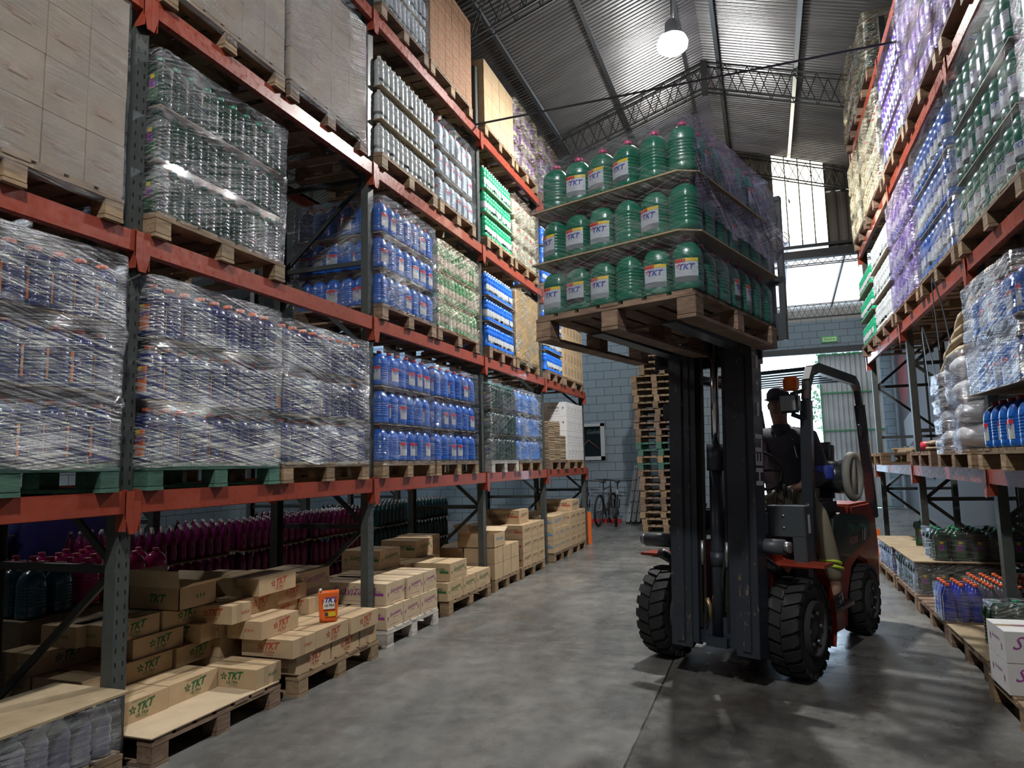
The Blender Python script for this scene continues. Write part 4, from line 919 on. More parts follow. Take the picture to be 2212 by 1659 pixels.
# orange pouch
pr = root('pouch', (-3.30, 4.87, 0.156 + 2 * H_ + 0.002), 'orange refill pouch standing on the red-printed boxes', 'pouch', rot=(0, 0, -0.85))
mb = MB(); PO = mat('pouch_orange', (0.85, 0.16, 0.03), 0.25); PW = mat('pouch_pale', (0.82, 0.78, 0.72), 0.3); n = 8
vs = []
for j in range(n + 1):
    z = 0.235 * j / n; wd = 0.068 + 0.012 * j / n; th = 0.028 * (1 - (j / n) ** 1.5) + 0.0015
    for k in range(12): t = 2 * PI * k / 12; vs.append((th * math.cos(t), wd * math.copysign(abs(math.sin(t)) ** 0.6, math.sin(t)), z))
mb.add(vs, [(j * 12 + k, j * 12 + (k + 1) % 12, (j + 1) * 12 + (k + 1) % 12, (j + 1) * 12 + k) for j in range(n) for k in range(12)] + [tuple(range(11, -1, -1)), tuple(n * 12 + k for k in range(12))], PO, True); mb.obj('body', pr)
mb = MB(); put_rect(mb, 0.088, 0.075, PW, (0.030, 0, 0.135), (0, 1, 0), (-0.10, 0, 1), (0, 0, 0)); put_text(mb, 'TKT', 0.05, BLUE_INK, (0.0325, 0.008, 0.165), (0, 1, 0), (-0.1, 0, 1), (0, 0, 0), shear=.3, bold=.03)
put_text(mb, 'ULTRA', 0.024, DARK_INK, (0.0345, 0.0, 0.125), (0, 1, 0), (-0.1, 0, 1), (0, 0, 0), shear=.3, bold=.02); put_flower(mb, 0.014, LBL_R, (0.034, -0.05, 0.165), (0, 1, 0), (-.1, 0, 1), (0, 0, 0))
put_rect(mb, 0.08, 0.035, LBL_Y, (0.037, 0.01, 0.06), (0, 1, 0), (-.1, 0, 1), (0, 0, 0)); put_rect(mb, 0.025, 0.028, DARK_INK, (0.0385, -0.02, 0.06), (0, 1, 0), (-.1, 0, 1), (0, 0, 0)); mb.obj('pouch_label', pr)
MB().tube([(0, -0.060, 0.232), (0, -0.066, 0.250)], 0.012, PW, 10).obj('spout_cap', pr)
# softener boxes
HS = 0.195
def fbox(xf, y0, y1, z, dx, kd, lb, dz=HS): return carton(xf - dx / 2, (y0 + y1) / 2, z, dx, y1 - y0 - 0.006, dz - 0.004, kd, lb, FG)
fpal(5.73, 6.78, WOODW, 'pale worn floor pallet under the purple-printed boxes', -3.27)
for i, (a, b) in enumerate(((5.73, 6.05), (6.06, 6.39), (6.40, 6.78))): fbox(-3.28, a, b, 0.156, 0.40, 'sp', f'purple-printed box, {ORD[i]} of the lower front layer beyond the second post')
for i, (a, b) in enumerate(((5.72, 6.16), (6.17, 6.50), (6.51, 6.80))): fbox(-3.30 if i else -3.36, a, b, 0.156 + HS, 0.42, 'sp', f'purple-printed box, {ORD[i]} of the upper front layer beyond the second post') if i else None
fbox(-3.32, 6.17 - 0.37, 6.165, 0.156 + HS, 0.72, 'sp', 'long purple-printed box with lifted top flaps beyond the second post')
for k in range(2):
    for i in range(3): fbox(-4.08 if k and i == 0 else -3.74, 5.73 + .35 * i, 6.06 + .35 * i, 0.156 + HS * k, 0.40, 'sp', f'shaded softener box, {ORD[i]} of {TIER[2][k]} layer behind the purple-printed ones')
fbox(-3.75, 5.06, 5.55, 0.156 + HS * 2 - 0.0, 0.45, 'sp', 'long shaded softener box crossing behind the second post', 0.19)
fbox(-3.75, 5.0, 5.5, 0.156, 0.45, 'sp', 'lowest shaded softener box behind the second post', HS); fbox(-3.75, 5.0, 5.5, 0.156 + HS, 0.45, 'sp', 'middle shaded softener box behind the second post', HS)
fpal(7.08, 8.32, WOOD, 'wooden floor pallet under the green-arrow boxes', -3.29)
for i, (a, b) in enumerate(((7.05, 7.46), (7.47, 7.84), (7.85, 8.30))): fbox(-3.29, a, b, 0.156, 0.42, 'sg', f'green-arrow box, {ORD[i]} of the lowest layer before the third post')
fbox(-3.30, 7.14, 7.60, 0.156 + HS, 0.45, 'sg', 'green-arrow box alone on the second layer before the third post')
for i in range(2): fbox(-3.76, 7.2 + .45 * i, 7.64 + .45 * i, 0.156, 0.42, 'sg', f'shaded green-arrow box, {ORD[i]} of the back row'); fbox(-3.76, 6.95 + .45 * i, 7.39 + .45 * i, 0.156 + HS, 0.42, 'sg', f'shaded green-arrow box, {ORD[i]} of the raised back row')
fbox(-3.82, 6.55, 6.98, 0.156 + 2 * HS, 0.46, 'sg', 'worn softener box on the back row beyond the second post'); fbox(-3.9, 7.5, 7.95, 0.156 + 2 * HS, 0.46, 'sg', 'shaded softener box on the back row before the third post')
fbox(-3.82, 6.55, 6.98, 0.156 + HS, 0.46, 'sg', 'shaded softener box under the worn one'); 
fpal(8.48, 9.43, WOOD, 'wooden floor pallet under the plain taped boxes', -3.30)
for k in range(2):
    for i, (a, b) in enumerate(((8.48, 8.78), (8.79, 9.09), (9.10, 9.42))): fbox(-3.30, a, b, 0.156 + HS * k, 0.42, 'plain', f'plain taped box, {ORD[i]} of {TIER[2][k]} layer beyond the third post')
for i in range(2): fbox(-3.74, 8.48 + .48 * i, 8.94 + .48 * i, 0.156, 0.42, 'plain', f'plain box, {ORD[i]} of the lower back row beyond the third post'); fbox(-3.74, 8.48 + .48 * i, 8.94 + .48 * i, 0.156 + HS, 0.42, 'plain', f'plain box, {ORD[i]} of the upper back row beyond the third post')
open_carton((-3.56, 8.70, 0.157 + 2 * HS), 0.50, 0.40, 0.18, 'sb', 'open blue-arrow carton with one flap raised on the plain boxes', 0, (0, 1, 0, 1))
for k in range(3):
    fbox(-4.0, 8.02, 8.36, 0.156 + HS * k, 0.44, 'sb', f'shaded softener box behind the third post, {ORD[k]} from the floor')
fpal(9.50, 10.60, WOOD, 'wooden floor pallet under the three layers of red-arrow boxes', -3.29)
for k in range(3):
    for i, (a, b) in enumerate(((9.56, 9.97), (9.98, 10.26), (10.27, 10.60))): fbox(-3.29, a, b, 0.156 + HS * k, 0.46, 'sr', f'red-arrow box, {ORD[i]} of {TIER[3][k]} layer by the fourth post')
    fbox(-3.76, 9.58, 10.05, 0.156 + HS * k, 0.44, 'sr', f'red-arrow box at the back, {TIER[3][k]} layer by the fourth post')
fbox(-3.42, 9.80, 10.24, 0.156 + HS * 3, 0.62, 'sr', 'large-lettered softener box crowning the red-arrow stack')
fbox(-3.9, 10.66, 11.0, 0.6, 0.42, 'sr', 'shaded softener box behind the fourth post, upper one'); fbox(-3.9, 10.66, 11.0, 0.0, 0.42, 'sr', 'tall shaded box behind the fourth post', 0.598)
fpal(11.13, 12.16, WOOD, 'wooden floor pallet under the blue-arrow boxes', -3.30)
for k in range(2):
    for i, (a, b) in enumerate(((11.13, 11.44), (11.45, 11.78), (11.79, 12.13))): fbox(-3.30, a, b, 0.156 + HS * k, 0.44, 'sb', f'blue-arrow box, {ORD[i]} of {TIER[2][k]} layer beyond the fourth post')
fbox(-3.32, 11.14, 11.74, 0.156 + HS * 2, 0.50, 'sb', 'blue-arrow box, wide one on the third layer'); fbox(-3.34, 11.80, 12.14, 0.156 + HS * 2, 0.44, 'sb', 'blue-arrow box beside the wide one on the third layer')
fbox(-3.76, 11.13, 11.6, 0.156, 0.44, 'sb', 'blue-arrow box in the back row, lower'); fbox(-3.76, 11.13, 11.6, 0.156 + HS, 0.44, 'sb', 'blue-arrow box in the back row, upper')
fpal(12.2, 13.30, WOOD, 'wooden floor pallet under the last softener boxes by the orange guard', -3.30)
for k in range(3):
    for i, (a, b) in enumerate(((12.2, 12.56), (12.57, 12.92), (12.93, 13.28))): fbox(-3.30, a, b, 0.156 + HS * k, 0.44, 'sr', f'last stack softener box, {ORD[i]} of {TIER[3][k]} layer by the orange guard')
fbox(-3.34, 12.45, 13.0, 0.156 + HS * 3, 0.66, 'sr', 'softener box on top of the last stack by the orange guard')
fbox(-3.76, 12.2, 12.7, 0.156, 0.44, 'sr', 'last stack box in the back row, lower'); fbox(-3.76, 12.2, 12.7, 0.156 + HS, 0.44, 'sr', 'last stack box in the back row, middle'); fbox(-3.76, 12.2, 12.7, 0.156 + 2 * HS, 0.44, 'sr', 'last stack box in the back row, upper')

# ------------------------------------------------------------------ the row behind the long rack
def back_block(y0, y1, kind, where, tiers, x0=-5.05, ny=10, rows=1, th=0.315, z0=0.0, dx=1.0):
    load(-1, y0, y1, z0, kind, where, tiers=tiers, th=th, ny=ny, nx=8, deepcols=3, xf=x0, dx=dx, seed=int(y0 * 10), wood=WOODD, toprows=4)
back_block(4.70, 5.85, 'pink_bottle', 'near pallet behind the long rack', 3)
back_block(5.95, 7.10, 'pink_bottle', 'second pallet behind the long rack', 3)
back_block(7.20, 8.35, 'pink_bottle', 'third pallet behind the long rack', 3)
back_block(8.6, 9.75, 'teal_bottle', 'fourth pallet behind the long rack', 3)
back_block(9.85, 11.0, 'teal_bottle', 'far pallet behind the long rack', 3)
for i, y in enumerate((3.3, 6.0, 8.7, 11.4)):
    rack_frame(-6.25, -7.3, y, 6.5, f'grey slotted frame, {ORD[i]} of the rack across the second aisle', 'second aisle frames')
for i, (y0, y1) in enumerate(((3.3, 6.0), (6.0, 8.7), (8.7, 11.4))):
    rack_beam(-6.2, 1, y0, y1, 1.5, f'orange beam, {ORD[i]} bay of the rack across the second aisle', 'second aisle beams')
load(-1, 3.4, 4.5, 0, 'dark_glass_bottle', 'beyond the second aisle', tiers=4, th=0.31, ny=10, nx=8, deepcols=2, xf=-6.3, seed=90)
# stacked folded cartons far on the left side of view
for k in range(9):
    mb = MB(); rs = random.Random(k)
    for q in range(12): e = rs.uniform(-.02, .02); mb.box(-0.6 + e, 0.6 + e, -0.55 + e, 0.5 + e, q * 0.014, q * 0.014 + 0.012, CARDG if q % 2 else CARD)
    tag(mb.obj('cardboard_bundle', None, 0, (-6.9, 2.45, 0.01 + 0.17 * k)), f'bundle of flat cardboard in the second aisle pile, {ORD[k]} from the floor', 'cardboard bundle', 'second aisle cardboard pile')
carton(-6.85, 5.1, 0.0, 1.0, 0.9, 0.75, 'plain', 'large plain box under the blue wrapped bundle across the second aisle', 'second aisle boxes')
mb = MB(); mb.lathe([(0.42, 0), (0.5, 0.03), (0.5, 0.60), (0.42, 0.64)], mat('blue_wrap', (0.05, 0.07, 0.35), 0.3), 24, 0.7); tag(mb.obj('wrapped_bundle', None, 0, (-6.85, 5.1, 0.75)), 'blue film-wrapped bundle on a box across the second aisle', 'bundle')
# small stepladder seen under the beam
sl = root('stepladder', (-5.6, 2.65, 0), 'brown stepladder standing behind the first bay', 'stepladder'); LM = mat('ladder_brown', (0.07, 0.05, 0.04), 0.6)
for sx in (-0.2, 0.2):
    MB().bar((0.35, sx, 0), (0.03, sx, 1.38), 0.03, 0.06, LM).obj('rail', sl); MB().bar((-0.35, sx, 0), (-0.03, sx, 1.38), 0.03, 0.04, LM).obj('rear_rail', sl)
for k in range(1, 5): MB().box(0.37 - 0.075 * k - .05, 0.37 - 0.075 * k + .05, -0.2, 0.2, 0.28 * k, 0.28 * k + 0.03, LM).obj('step', sl)
MB().box(-0.07, 0.08, -0.23, 0.23, 1.37, 1.41, LM).obj('top_cap', sl)

# ================================================================== the rack on the driver's side
def v(pos, sh): return f'{pos}, {sh}, driver-side rack'
load(1, 5.06, 6.60, 3.21, 'green_bottle', v('near pallet', A2), ny=8, nx=6, th=0.41, seed=40, wood=WOOD, toprows=1) if False else None
def bigload(y0, y1, z0, kind, where, **k): load(1, y0, y1, z0, kind, where, **k)
bottle_kind('tall_green_bottle', plastic('deep_green_plastic', (0.01, 0.15, 0.085)), C_WHITE, 0.088, 0.43, SM, 0.0, 1, 1, LS, 0.03, 'tall green bottle', faces=(0.0, -PI / 2, PI), seg=20)
bottle_kind('tall_blue_bottle', plastic('deep_blue_plastic', (0.015, 0.10, 0.42)), C_WHITE, 0.078, 0.43, SM, 0.0, 1, 1, LS, 0.028, 'tall blue bottle', faces=(0.0, -PI / 2, PI), seg=20)
bottle_kind('tall_white_bottle', P_WHITE, C_WHITE, 0.078, 0.42, SM, 0.0, 1, 1, LS, 0.028, 'tall white bottle', faces=(0.0, -PI / 2, PI), seg=20, text=False)
bottle_kind('tall_purple_bottle', P_PURPLE, C_WHITE, 0.070, 0.42, SM, 0.0, 1, 1, LS, 0.025, 'tall purple bottle', faces=(0.0, -PI / 2, PI), seg=20, text=False)
bigload(5.06, 6.60, 3.21, 'tall_green_bottle', v('near pallet', A2), ny=8, nx=5, th=0.445, seed=40, filmm=FILM_L, full=True, wrap='light', sk=0.012)
bigload(6.72, 8.14, 3.21, 'tall_blue_bottle', v('second pallet', A2), ny=9, nx=6, th=0.44, seed=41, filmm=FILM_L, wrap='light', sk=0.012)
bigload(8.24, 9.66, 3.21, 'tall_purple_bottle', v('third pallet', A2), ny=9, nx=6, th=0.43, seed=42, filmm=FILM_P, wrap='lilac-looking')
bigload(9.80, 11.32, 3.21, 'tall_white_bottle', v('fourth pallet', A2), ny=10, nx=6, th=0.43, seed=43, wood=WOODD)
bigload(11.44, 12.75, 3.21, 'green_bottle', v('fifth pallet', A2), ny=12, nx=9, th=0.40, seed=44, wood=WOODD)
bigload(3.70, 4.92, 3.21, 'white_jug', v('first pallet', A2), ny=6, nx=5, th=0.40, seed=45, filmm=FILM_H, wrap='heavy')
bigload(5.06, 6.60, 4.98, 'purple_jug', v('near pallet', A3), ny=7, nx=5, th=0.42, seed=46, filmm=FILM_P, wrap='lilac-looking', full=True)
bigload(6.72, 8.14, 4.98, 'purple_jug', v('second pallet', A3), ny=7, nx=5, th=0.42, tiers=3, seed=47, filmm=FILM_P, wrap='lilac-looking', full=True)
bigload(8.24, 9.66, 4.98, 'tall_purple_bottle', v('third pallet', A3), ny=10, nx=6, th=0.42, tiers=3, seed=48, filmm=FILM_L, wrap='light')
bigload(9.80, 11.32, 4.98, 'white_jug', v('fourth pallet', A3), ny=8, nx=5, th=0.41, seed=49, filmm=FILM_W, wrap='yellow-lit', wood=WOODD)
bigload(11.44, 12.75, 4.98, 'white_jug', v('fifth pallet', A3), ny=7, nx=5, th=0.41, seed=50, filmm=FILM_W, wrap='yellow-lit', wood=WOODD)
bigload(10.15, 11.40, 6.69, 'teal_jug', v('far pallet', A4), ny=6, nx=5, th=0.40, tiers=2, seed=51, filmm=FILM_W, wrap='yellow-lit', wood=WOODD)
bigload(11.50, 12.75, 6.69, 'blue_jug', v('last pallet', A4), ny=6, nx=5, th=0.36, tiers=3, seed=52, filmm=FILM_W, wrap='yellow-lit', wood=WOODD, rotl=PI)
bigload(5.00, 6.20, 1.48, 'blue_jug', v('near pallet', A1), ny=6, nx=5, th=0.41, tiers=3, seed=53, full=True, xf=1.50, rotl=None)
film(1.49, 2.52, 4.98, 6.22, 2.03, 2.84, 2, FILM_H, 'torn heavy film round the upper blue jugs, lowest shelf, driver-side rack', 54, pinch=0.03)
bigload(3.75, 4.9, 1.48, 'blue_jug', v('first pallet', A1), ny=6, nx=5, th=0.38, tiers=3, seed=55, xf=1.55)
# bagged goods wrapped on the lowest shelf
pallet(2.12, 7.28, 1.48, 1.1, 1.20, WOOD, 'wooden pallet under the film-wrapped sacks, driver-side rack', 'pallets in the racks')
BAG = mat('beige_sack', (0.44, 0.36, 0.24), 0.7); BAGW = mat('white_sack', (0.62, 0.62, 0.60), 0.6)
def sack(loc, dx, dy, dz, m, label, grp, rot=(0, 0, 0), seed=0, droop=0.0):
    mb = MB(); nu, nv = 20, 10; vs = []; rs = Vector((seed, seed * 2.3, 0))
    for j in range(nv + 1):
        ph = -PI / 2 + PI * j / nv
        for i in range(nu):
            t = 2 * PI * i / nu; p = 0.55
            x = dx / 2 * math.copysign(abs(math.cos(t)) ** p, math.cos(t)) * math.cos(ph) ** 0.4 if j not in (0, nv) else 0.0
            y = dy / 2 * math.copysign(abs(math.sin(t)) ** p, math.sin(t)) * math.cos(ph) ** 0.4 if j not in (0, nv) else 0.0
            z = dz / 2 * math.sin(ph); n = noise.noise(Vector((x * 7, y * 7, z * 9)) + rs) * 0.02
            vs.append((x * (1 + n * 2), y * (1 + n * 2), z + dz / 2 + n - droop * (y / dy * 2) ** 2))
    mb.add(vs, [(j * nu + i, j * nu + (i + 1) % nu, (j + 1) * nu + (i + 1) % nu, (j + 1) * nu + i) for j in range(nv) for i in range(nu)], m, True)
    return tag(mb.obj('sack', None, 0, loc, rot), label, 'sack', grp)
for k in range(4):
    sack((2.04, 7.00, 1.640 + 0.20 * k), 0.95, 0.50, 0.215, BAGW, f'pale sack inside torn film, {ORD[k]} from the pallet, near column', 'wrapped pale sacks', seed=k)
    sack((2.04, 7.55, 1.640 + 0.19 * k), 0.95, 0.55, 0.205, BAGW, f'pale sack inside torn film, {ORD[k]} from the pallet, far column', 'wrapped pale sacks', seed=k + 9)
film(1.58, 2.50, 6.72, 7.28, 1.60, 2.46, 2, FILM_M, 'ragged grey film hanging round the near column of pale sacks', 60, pinch=0.06, sk=0.05, corner=0.12)
film(1.56, 2.50, 7.28, 7.84, 1.60, 2.34, 4, FILM_H, 'ragged white film hanging round the far column of pale sacks', 61, pinch=0.06, sk=0.04, corner=0.12)
for k in range(4):
    sack((1.98 + 0.02 * k, 7.28 - 0.09 * k, 2.40 + 0.105 * k), 0.80, 1.05 - 0.12 * k, 0.13, BAG, f'folded beige sack draped over the wrapped pile, {ORD[k]} from below', 'beige sacks on the wrapped pile', (math.radians(-14), 0, 0.05), seed=20 + k, droop=0.10)
tag(MB().box(-0.3, 0.3, -0.2, 0.2, 0, 0.30, CARD).obj('carton', None, 0.004, (2.05, 6.92, 2.74)), 'small brown box standing on the beige sacks under the shelf', 'box')
for k, (ya, yb) in enumerate(((7.9, 7.55), (7.35, 6.95))):
    mb = MB(); P = []
    for i in range(15):
        f = i / 14; P.append(Vector((1.56 - 0.05 * math.sin(f * PI), ya + (yb - ya) * f, 2.20 + 0.35 * k + 0.62 * math.sin(f * PI) ** 0.8)))
    for a, b in zip(P, P[1:]): mb.bar(a, b, 0.035, 0.004, BLACKP, (1, 0, 0))
    tag(mb.obj('strap'), f'loop of black strapping band springing from the beige sacks, {"tall far" if k == 0 else "near"} one', 'strap', 'black straps')
tag(MB().box(-0.35, 0.3, -0.16, 0.16, 0, 0.09, BLACKP).obj('black_bag', None, 0.03, (1.98, 7.95, 2.22)), 'crumpled black plastic bag hanging at the far end of the sacks', 'bag')
pallet(2.10, 8.62, 1.48, 1.1, 1.10, WOODD, 'wooden pallet with folded cardboard beside the wrapped sacks', 'pallets in the racks')
pallet(2.00, 10.45, 1.48, 1.3, 1.20, WOOD, 'nearly empty pallet on the lowest shelf, driver-side rack', 'pallets in the racks')
pallet(1.95, 11.95, 1.48, 1.4, 1.10, WOOD, 'empty pallet at the end of the lowest shelf by the white door', 'pallets in the racks')
for k in range(4): tag(MB().box(-0.3, 0.3, -0.42, 0.42, 0, 0.014, CARDG).obj('cardboard_sheet', None, 0, (1.95 + .02 * k, 10.4, 1.637 + 0.0145 * k), (0, 0, .1 * k)), f'flattened carton on the nearly empty pallet, {ORD[k]} from below', 'cardboard sheet', 'flattened cartons by the sacks')
for k in range(5): sack((2.0, 9.0, 1.64 + 0.055 * k if k < 2 else 2.05 + 0.05 * k), 0.6, 0.55, 0.06, CARDG, f'thin folded grey sack near the far post, {ORD[k]} from below', 'thin folded sacks', seed=40 + k) if k < 2 else None
tag(MB().tube([(1.7, 9.25, 1.70), (2.2, 9.4, 1.70)], 0.05, mat('red_roll', (0.55, 0.03, 0.05), 0.4), 14).obj('red_roll'), 'red plastic roll lying on the shelf by the far post', 'roll')
# floor goods on this side
def rp(y0, y1, m, lab, xf=1.38, dx=1.15): return pallet(xf + dx / 2, (y0 + y1) / 2, 0.0, dx, y1 - y0, m, lab, 'pallets on the floor')
rp(9.80, 11.12, WOOD, 'wooden floor pallet under the board-topped navy jugs')
rp(8.46, 9.72, WOODD, 'wooden floor pallet under the silver-wrapped dark green jugs')
rp(7.16, 8.42, WOODD, 'half empty wooden floor pallet carrying the navy bottle pack')
rp(5.92, 7.08, WOODD, 'wooden floor pallet with a yellowish board and one dark pack', 1.37)
rp(4.30, 5.64, WOOD, 'wooden floor pallet under the white softener boxes', 1.30)
def floorjugs(kind, y0, y1, z, ny, nx, grp, lab, xf=1.40, film_=None, sd=0, th=0.33, a=0.0, xp=0.17):
    for iy in range(ny):
        for ix in range(nx):
            y = y0 + (y1 - y0) * (iy + .5) / ny; x = xf + xp * (ix + .5)
            bottle(kind, (x, y, z), a, f'{lab}, {ORD[iy]} along, {ORD[ix]} row from the aisle', grp, True)
    if film_: film(xf - 0.0, xf + xp * nx + 0.01, y0, y1, z, z + th - 0.01, 1, film_, f'silvery film round the {lab}s', 70 + sd, pinch=0.0, sk=0.015, corner=0.03)
floorjugs('navy_jug', 9.84, 11.08, 0.156, 8, 3, 'navy jugs on the floor', 'floor navy jug', film_=FILM_M, sd=1)
tag(MB().box(1.36, 2.45, 9.80, 11.12, 0.484, 0.494, PLY).obj('plywood_sheet'), 'plywood sheet on top of the navy jugs by the low orange guard', 'plywood sheet')
bottle('dark_green_jug', (1.75, 9.95, 0.495), -PI / 2 + 1.2, 'single shiny green bottle with handle standing alone on the plywood sheet', None, True)
floorjugs('dark_green_jug', 8.50, 9.68, 0.156, 8, 5, 'lower dark green jugs on the floor', 'lower dark green jug', film_=FILM_M, sd=2)
tag(MB().box(1.38, 2.50, 8.46, 9.75, 0.486, 0.498, PLY).obj('plywood_sheet'), 'plywood sheet between the two tiers of dark green jugs', 'plywood sheet')
floorjugs('dark_green_jug', 8.50, 9.02, 0.499, 3, 6, 'upper dark green jugs on the plywood', 'upper dark green jug', xf=1.58, film_=FILM_L, sd=3)
def pack(kind, x0, y0, z, nx, ny, p, lab, grp, fm, sd, h):
    for ix in range(nx):
        for iy in range(ny): bottle(kind, (x0 + p * (ix + .5), y0 + p * (iy + .5), z), 0.2, f'{lab}, {ORD[ix]} from the aisle, {ORD[iy]} deep', grp, True)
    film(x0, x0 + p * nx, y0, y0 + p * ny, z, z + h, 1, fm, f'clear shrink film round the {lab}s', 80 + sd, pinch=0, sk=0.008, corner=0.04)
pack('navy_bottle', 1.38, 7.20, 0.156, 3, 4, 0.105, 'orange-capped navy bottle at the pallet edge', 'navy bottle pack at the edge', FILM_L, 1, 0.29)
bottle_kind('capped_bottle', mat('amber_grey_plastic', (0.06, 0.055, 0.07), 0.15, coat=0.4), C_ORANGE, 0.048, 0.30, PINKB, 0.2, 1, 1, [], 0.019, 'grey bottle', text=False, seg=12)
pack('capped_bottle', 1.72, 7.25, 0.156, 7, 8, 0.105, 'orange-capped dark bottle behind the navy pack', 'dark bottles behind the navy pack', FILM_L, 2, 0.27)
tag(MB().box(1.365, 2.3, 5.93, 7.07, 0.156, 0.166, PLY).obj('board_sheet', None, 0), 'worn yellowish board covering the pallet before the white boxes', 'board')
pack('dark_green_jug', 1.50, 6.20, 0.167, 3, 2, 0.135, 'green-capped dark jug in a loose bag', 'bagged dark jugs', FILM_M, 3, 0.33)
pack('capped_bottle', 1.95, 6.1, 0.167, 6, 8, 0.105, 'orange-capped bottle behind the bagged jugs', 'bottles behind the bagged jugs', FILM_L, 4, 0.27)
for k in range(2):
    carton(1.29 + 0.25, 5.325, 0.157 + 0.187 * k, 0.50, 0.37, 0.183, 'wp', f'white box with magenta lettering, {"upper" if k else "lower"} of two at the picture edge', 'white softener boxes', 0, 1)

# ================================================================== pallet stack, ladder, bicycles
for k in range(29):
    rs = random.Random(k); up = k >= 23
    m = [WOOD, WOODD, WOOD, WOODD, WOODG][rs.choice((0, 1, 2, 3, 0, 1, 2, 4)) % 5]
    pallet(-2.22 + (0.16 if up else 0) - 0.0045 * min(k, 22) + rs.uniform(-.03, .03), 16.95 + rs.uniform(-.03, .03), k * 0.156, 1.2, 1.05, m, f'empty pallet in the tall stack by the ladder, {ORD[k] if k < 15 else ("number " + ["sixteen","seventeen","eighteen","nineteen","twenty","twenty-one","twenty-two","twenty-three","twenty-four","twenty-five","twenty-six","twenty-seven","twenty-eight","twenty-nine"][k-15])} from the floor', 'stack of empty pallets', False, PI / 2)
ld = root('ladder', (-3.44, 18.35, 0), 'grey aluminium ladder leaning beside the pallet stack', 'ladder')
for k in range(3):
    o = 0.13 * k; L = 1.50 - 0.35 * k
    for y in (0, 0.42): MB().bar((o, y, 0.02), (o + 0.27 * L / 1.5, y, L), 0.025, 0.085, ALU, (1, 0, 0)).obj('rail', ld)
    for q in range(1, int(L / 0.29) + 1): f = q * 0.28; MB().tube([(o + 0.18 * f, -0.02, f), (o + 0.18 * f, 0.44, f)], 0.018, BLACK, 8).obj('rung', ld)
    for y in (0, 0.42): MB().box(o - 0.05, o + 0.05, y - 0.03, y + 0.03, 0, 0.06, BLACK).obj('foot', ld)
def bicycle(loc, rz_, col, label, S_=1.13):
    rt = root('bicycle', loc, label, 'bicycle', 'bicycles by the office wall', (0, math.radians(4), rz_)); cm = mat('bike_' + label.split()[0], col, 0.3)
    R = 0.355 * S_; wb = 1.08 * S_
    for y in (0, wb):
        mb = MB(); N = 36; mb.tube([(0, y + math.cos(2 * PI * i / N) * (R - .028), R + math.sin(2 * PI * i / N) * (R - .028)) for i in range(N)], 0.028, BLACK, 8, True); t_ = mb.obj('tire', rt)
        mb = MB(); mb.tube([(0, y + math.cos(2 * PI * i / N) * (R - .06), R + math.sin(2 * PI * i / N) * (R - .06)) for i in range(N)], 0.012, BLACKP, 6, True); mb.cyl((-.04, y, R), (.04, y, R), 0.025, STEEL, 10)
        for i in range(24): a = 2 * PI * i / 24; mb.tube([(0.02 * (-1) ** i, y, R), (0, y + math.cos(a) * (R - .06), R + math.sin(a) * (R - .06))], 0.0016, STEEL, 4, caps=False)
        mb.obj('wheel', rt)
    bb = (0, 0.42 * S_, 0.31 * S_); st = (0, 0.28 * S_, 0.80 * S_); hd = (0, 0.86 * S_, 0.86 * S_); hb = (0, 0.90 * S_, 0.72 * S_)
    mb = MB()
    for a, b, r in ((bb, st, .019), (bb, hb, .026), (st, hd, .020), ((0, 0, R), bb, .012), ((0, 0, R), st, .010), (hd, hb, .024)): mb.tube([a, b], r, cm, 8)
    mb.obj('frame', rt)
    MB().tube([hb, (0, wb - .03, R)], .018, cm, 8).tube([(-.06, wb - .1, R + .22), (-.06, wb, R)], .014, BLACKP, 8).tube([(.06, wb - .1, R + .22), (.06, wb, R)], .014, BLACKP, 8).obj('fork', rt)
    MB().tube([st, (0, .25 * S_, .95 * S_)], .014, BLACKP, 8).obj('seat_post', rt)
    MB().lathe([(0.02, -.02), (.13, -.01), (.135, .02), (.06, .05)], BLACKP, 16, 0, .55, 1.0, (0, .22 * S_, .97 * S_)).obj('saddle', rt)
    MB().tube([hd, (0, .84 * S_, .98 * S_)], .016, BLACKP, 8).tube([(-.38, .80 * S_, 1.0 * S_), (-.2, .85 * S_, .99 * S_), (.2, .85 * S_, .99 * S_), (.38, .80 * S_, 1.0 * S_)], .014, BLACKP, 8).obj('handlebar', rt)
    MB().cyl((.03, bb[1], bb[2]), (.05, bb[1], bb[2]), .10, BLACKP, 20).tube([(.06, bb[1], bb[2]), (.07, bb[1] + .12, bb[2] - .14), (.16, bb[1] + .12, bb[2] - .14)], .012, STEEL, 6).obj('crank', rt)
    return rt
bicycle((-4.04, 17.60, 0), math.radians(-4), (0.05, 0.05, 0.055), 'grey mountain bicycle with wide handlebar, middle one by the office wall')
bicycle((-3.60, 17.62, 0), math.radians(11), (0.50, 0.46, 0.48), 'black and white bicycle seen end-on, nearest the ladder')
bicycle((-4.50, 17.75, 0), math.radians(8), (0.03, 0.03, 0.035), 'dark bicycle partly hidden by the last rack post')
tag(MB().box(-4.5, -3.7, 18.75, 18.85, 0, 0.10, mat('red_rail', (0.5, 0.03, 0.04), 0.5)).obj('bike_stand'), 'low red stand behind the bicycle wheels', 'bike stand')

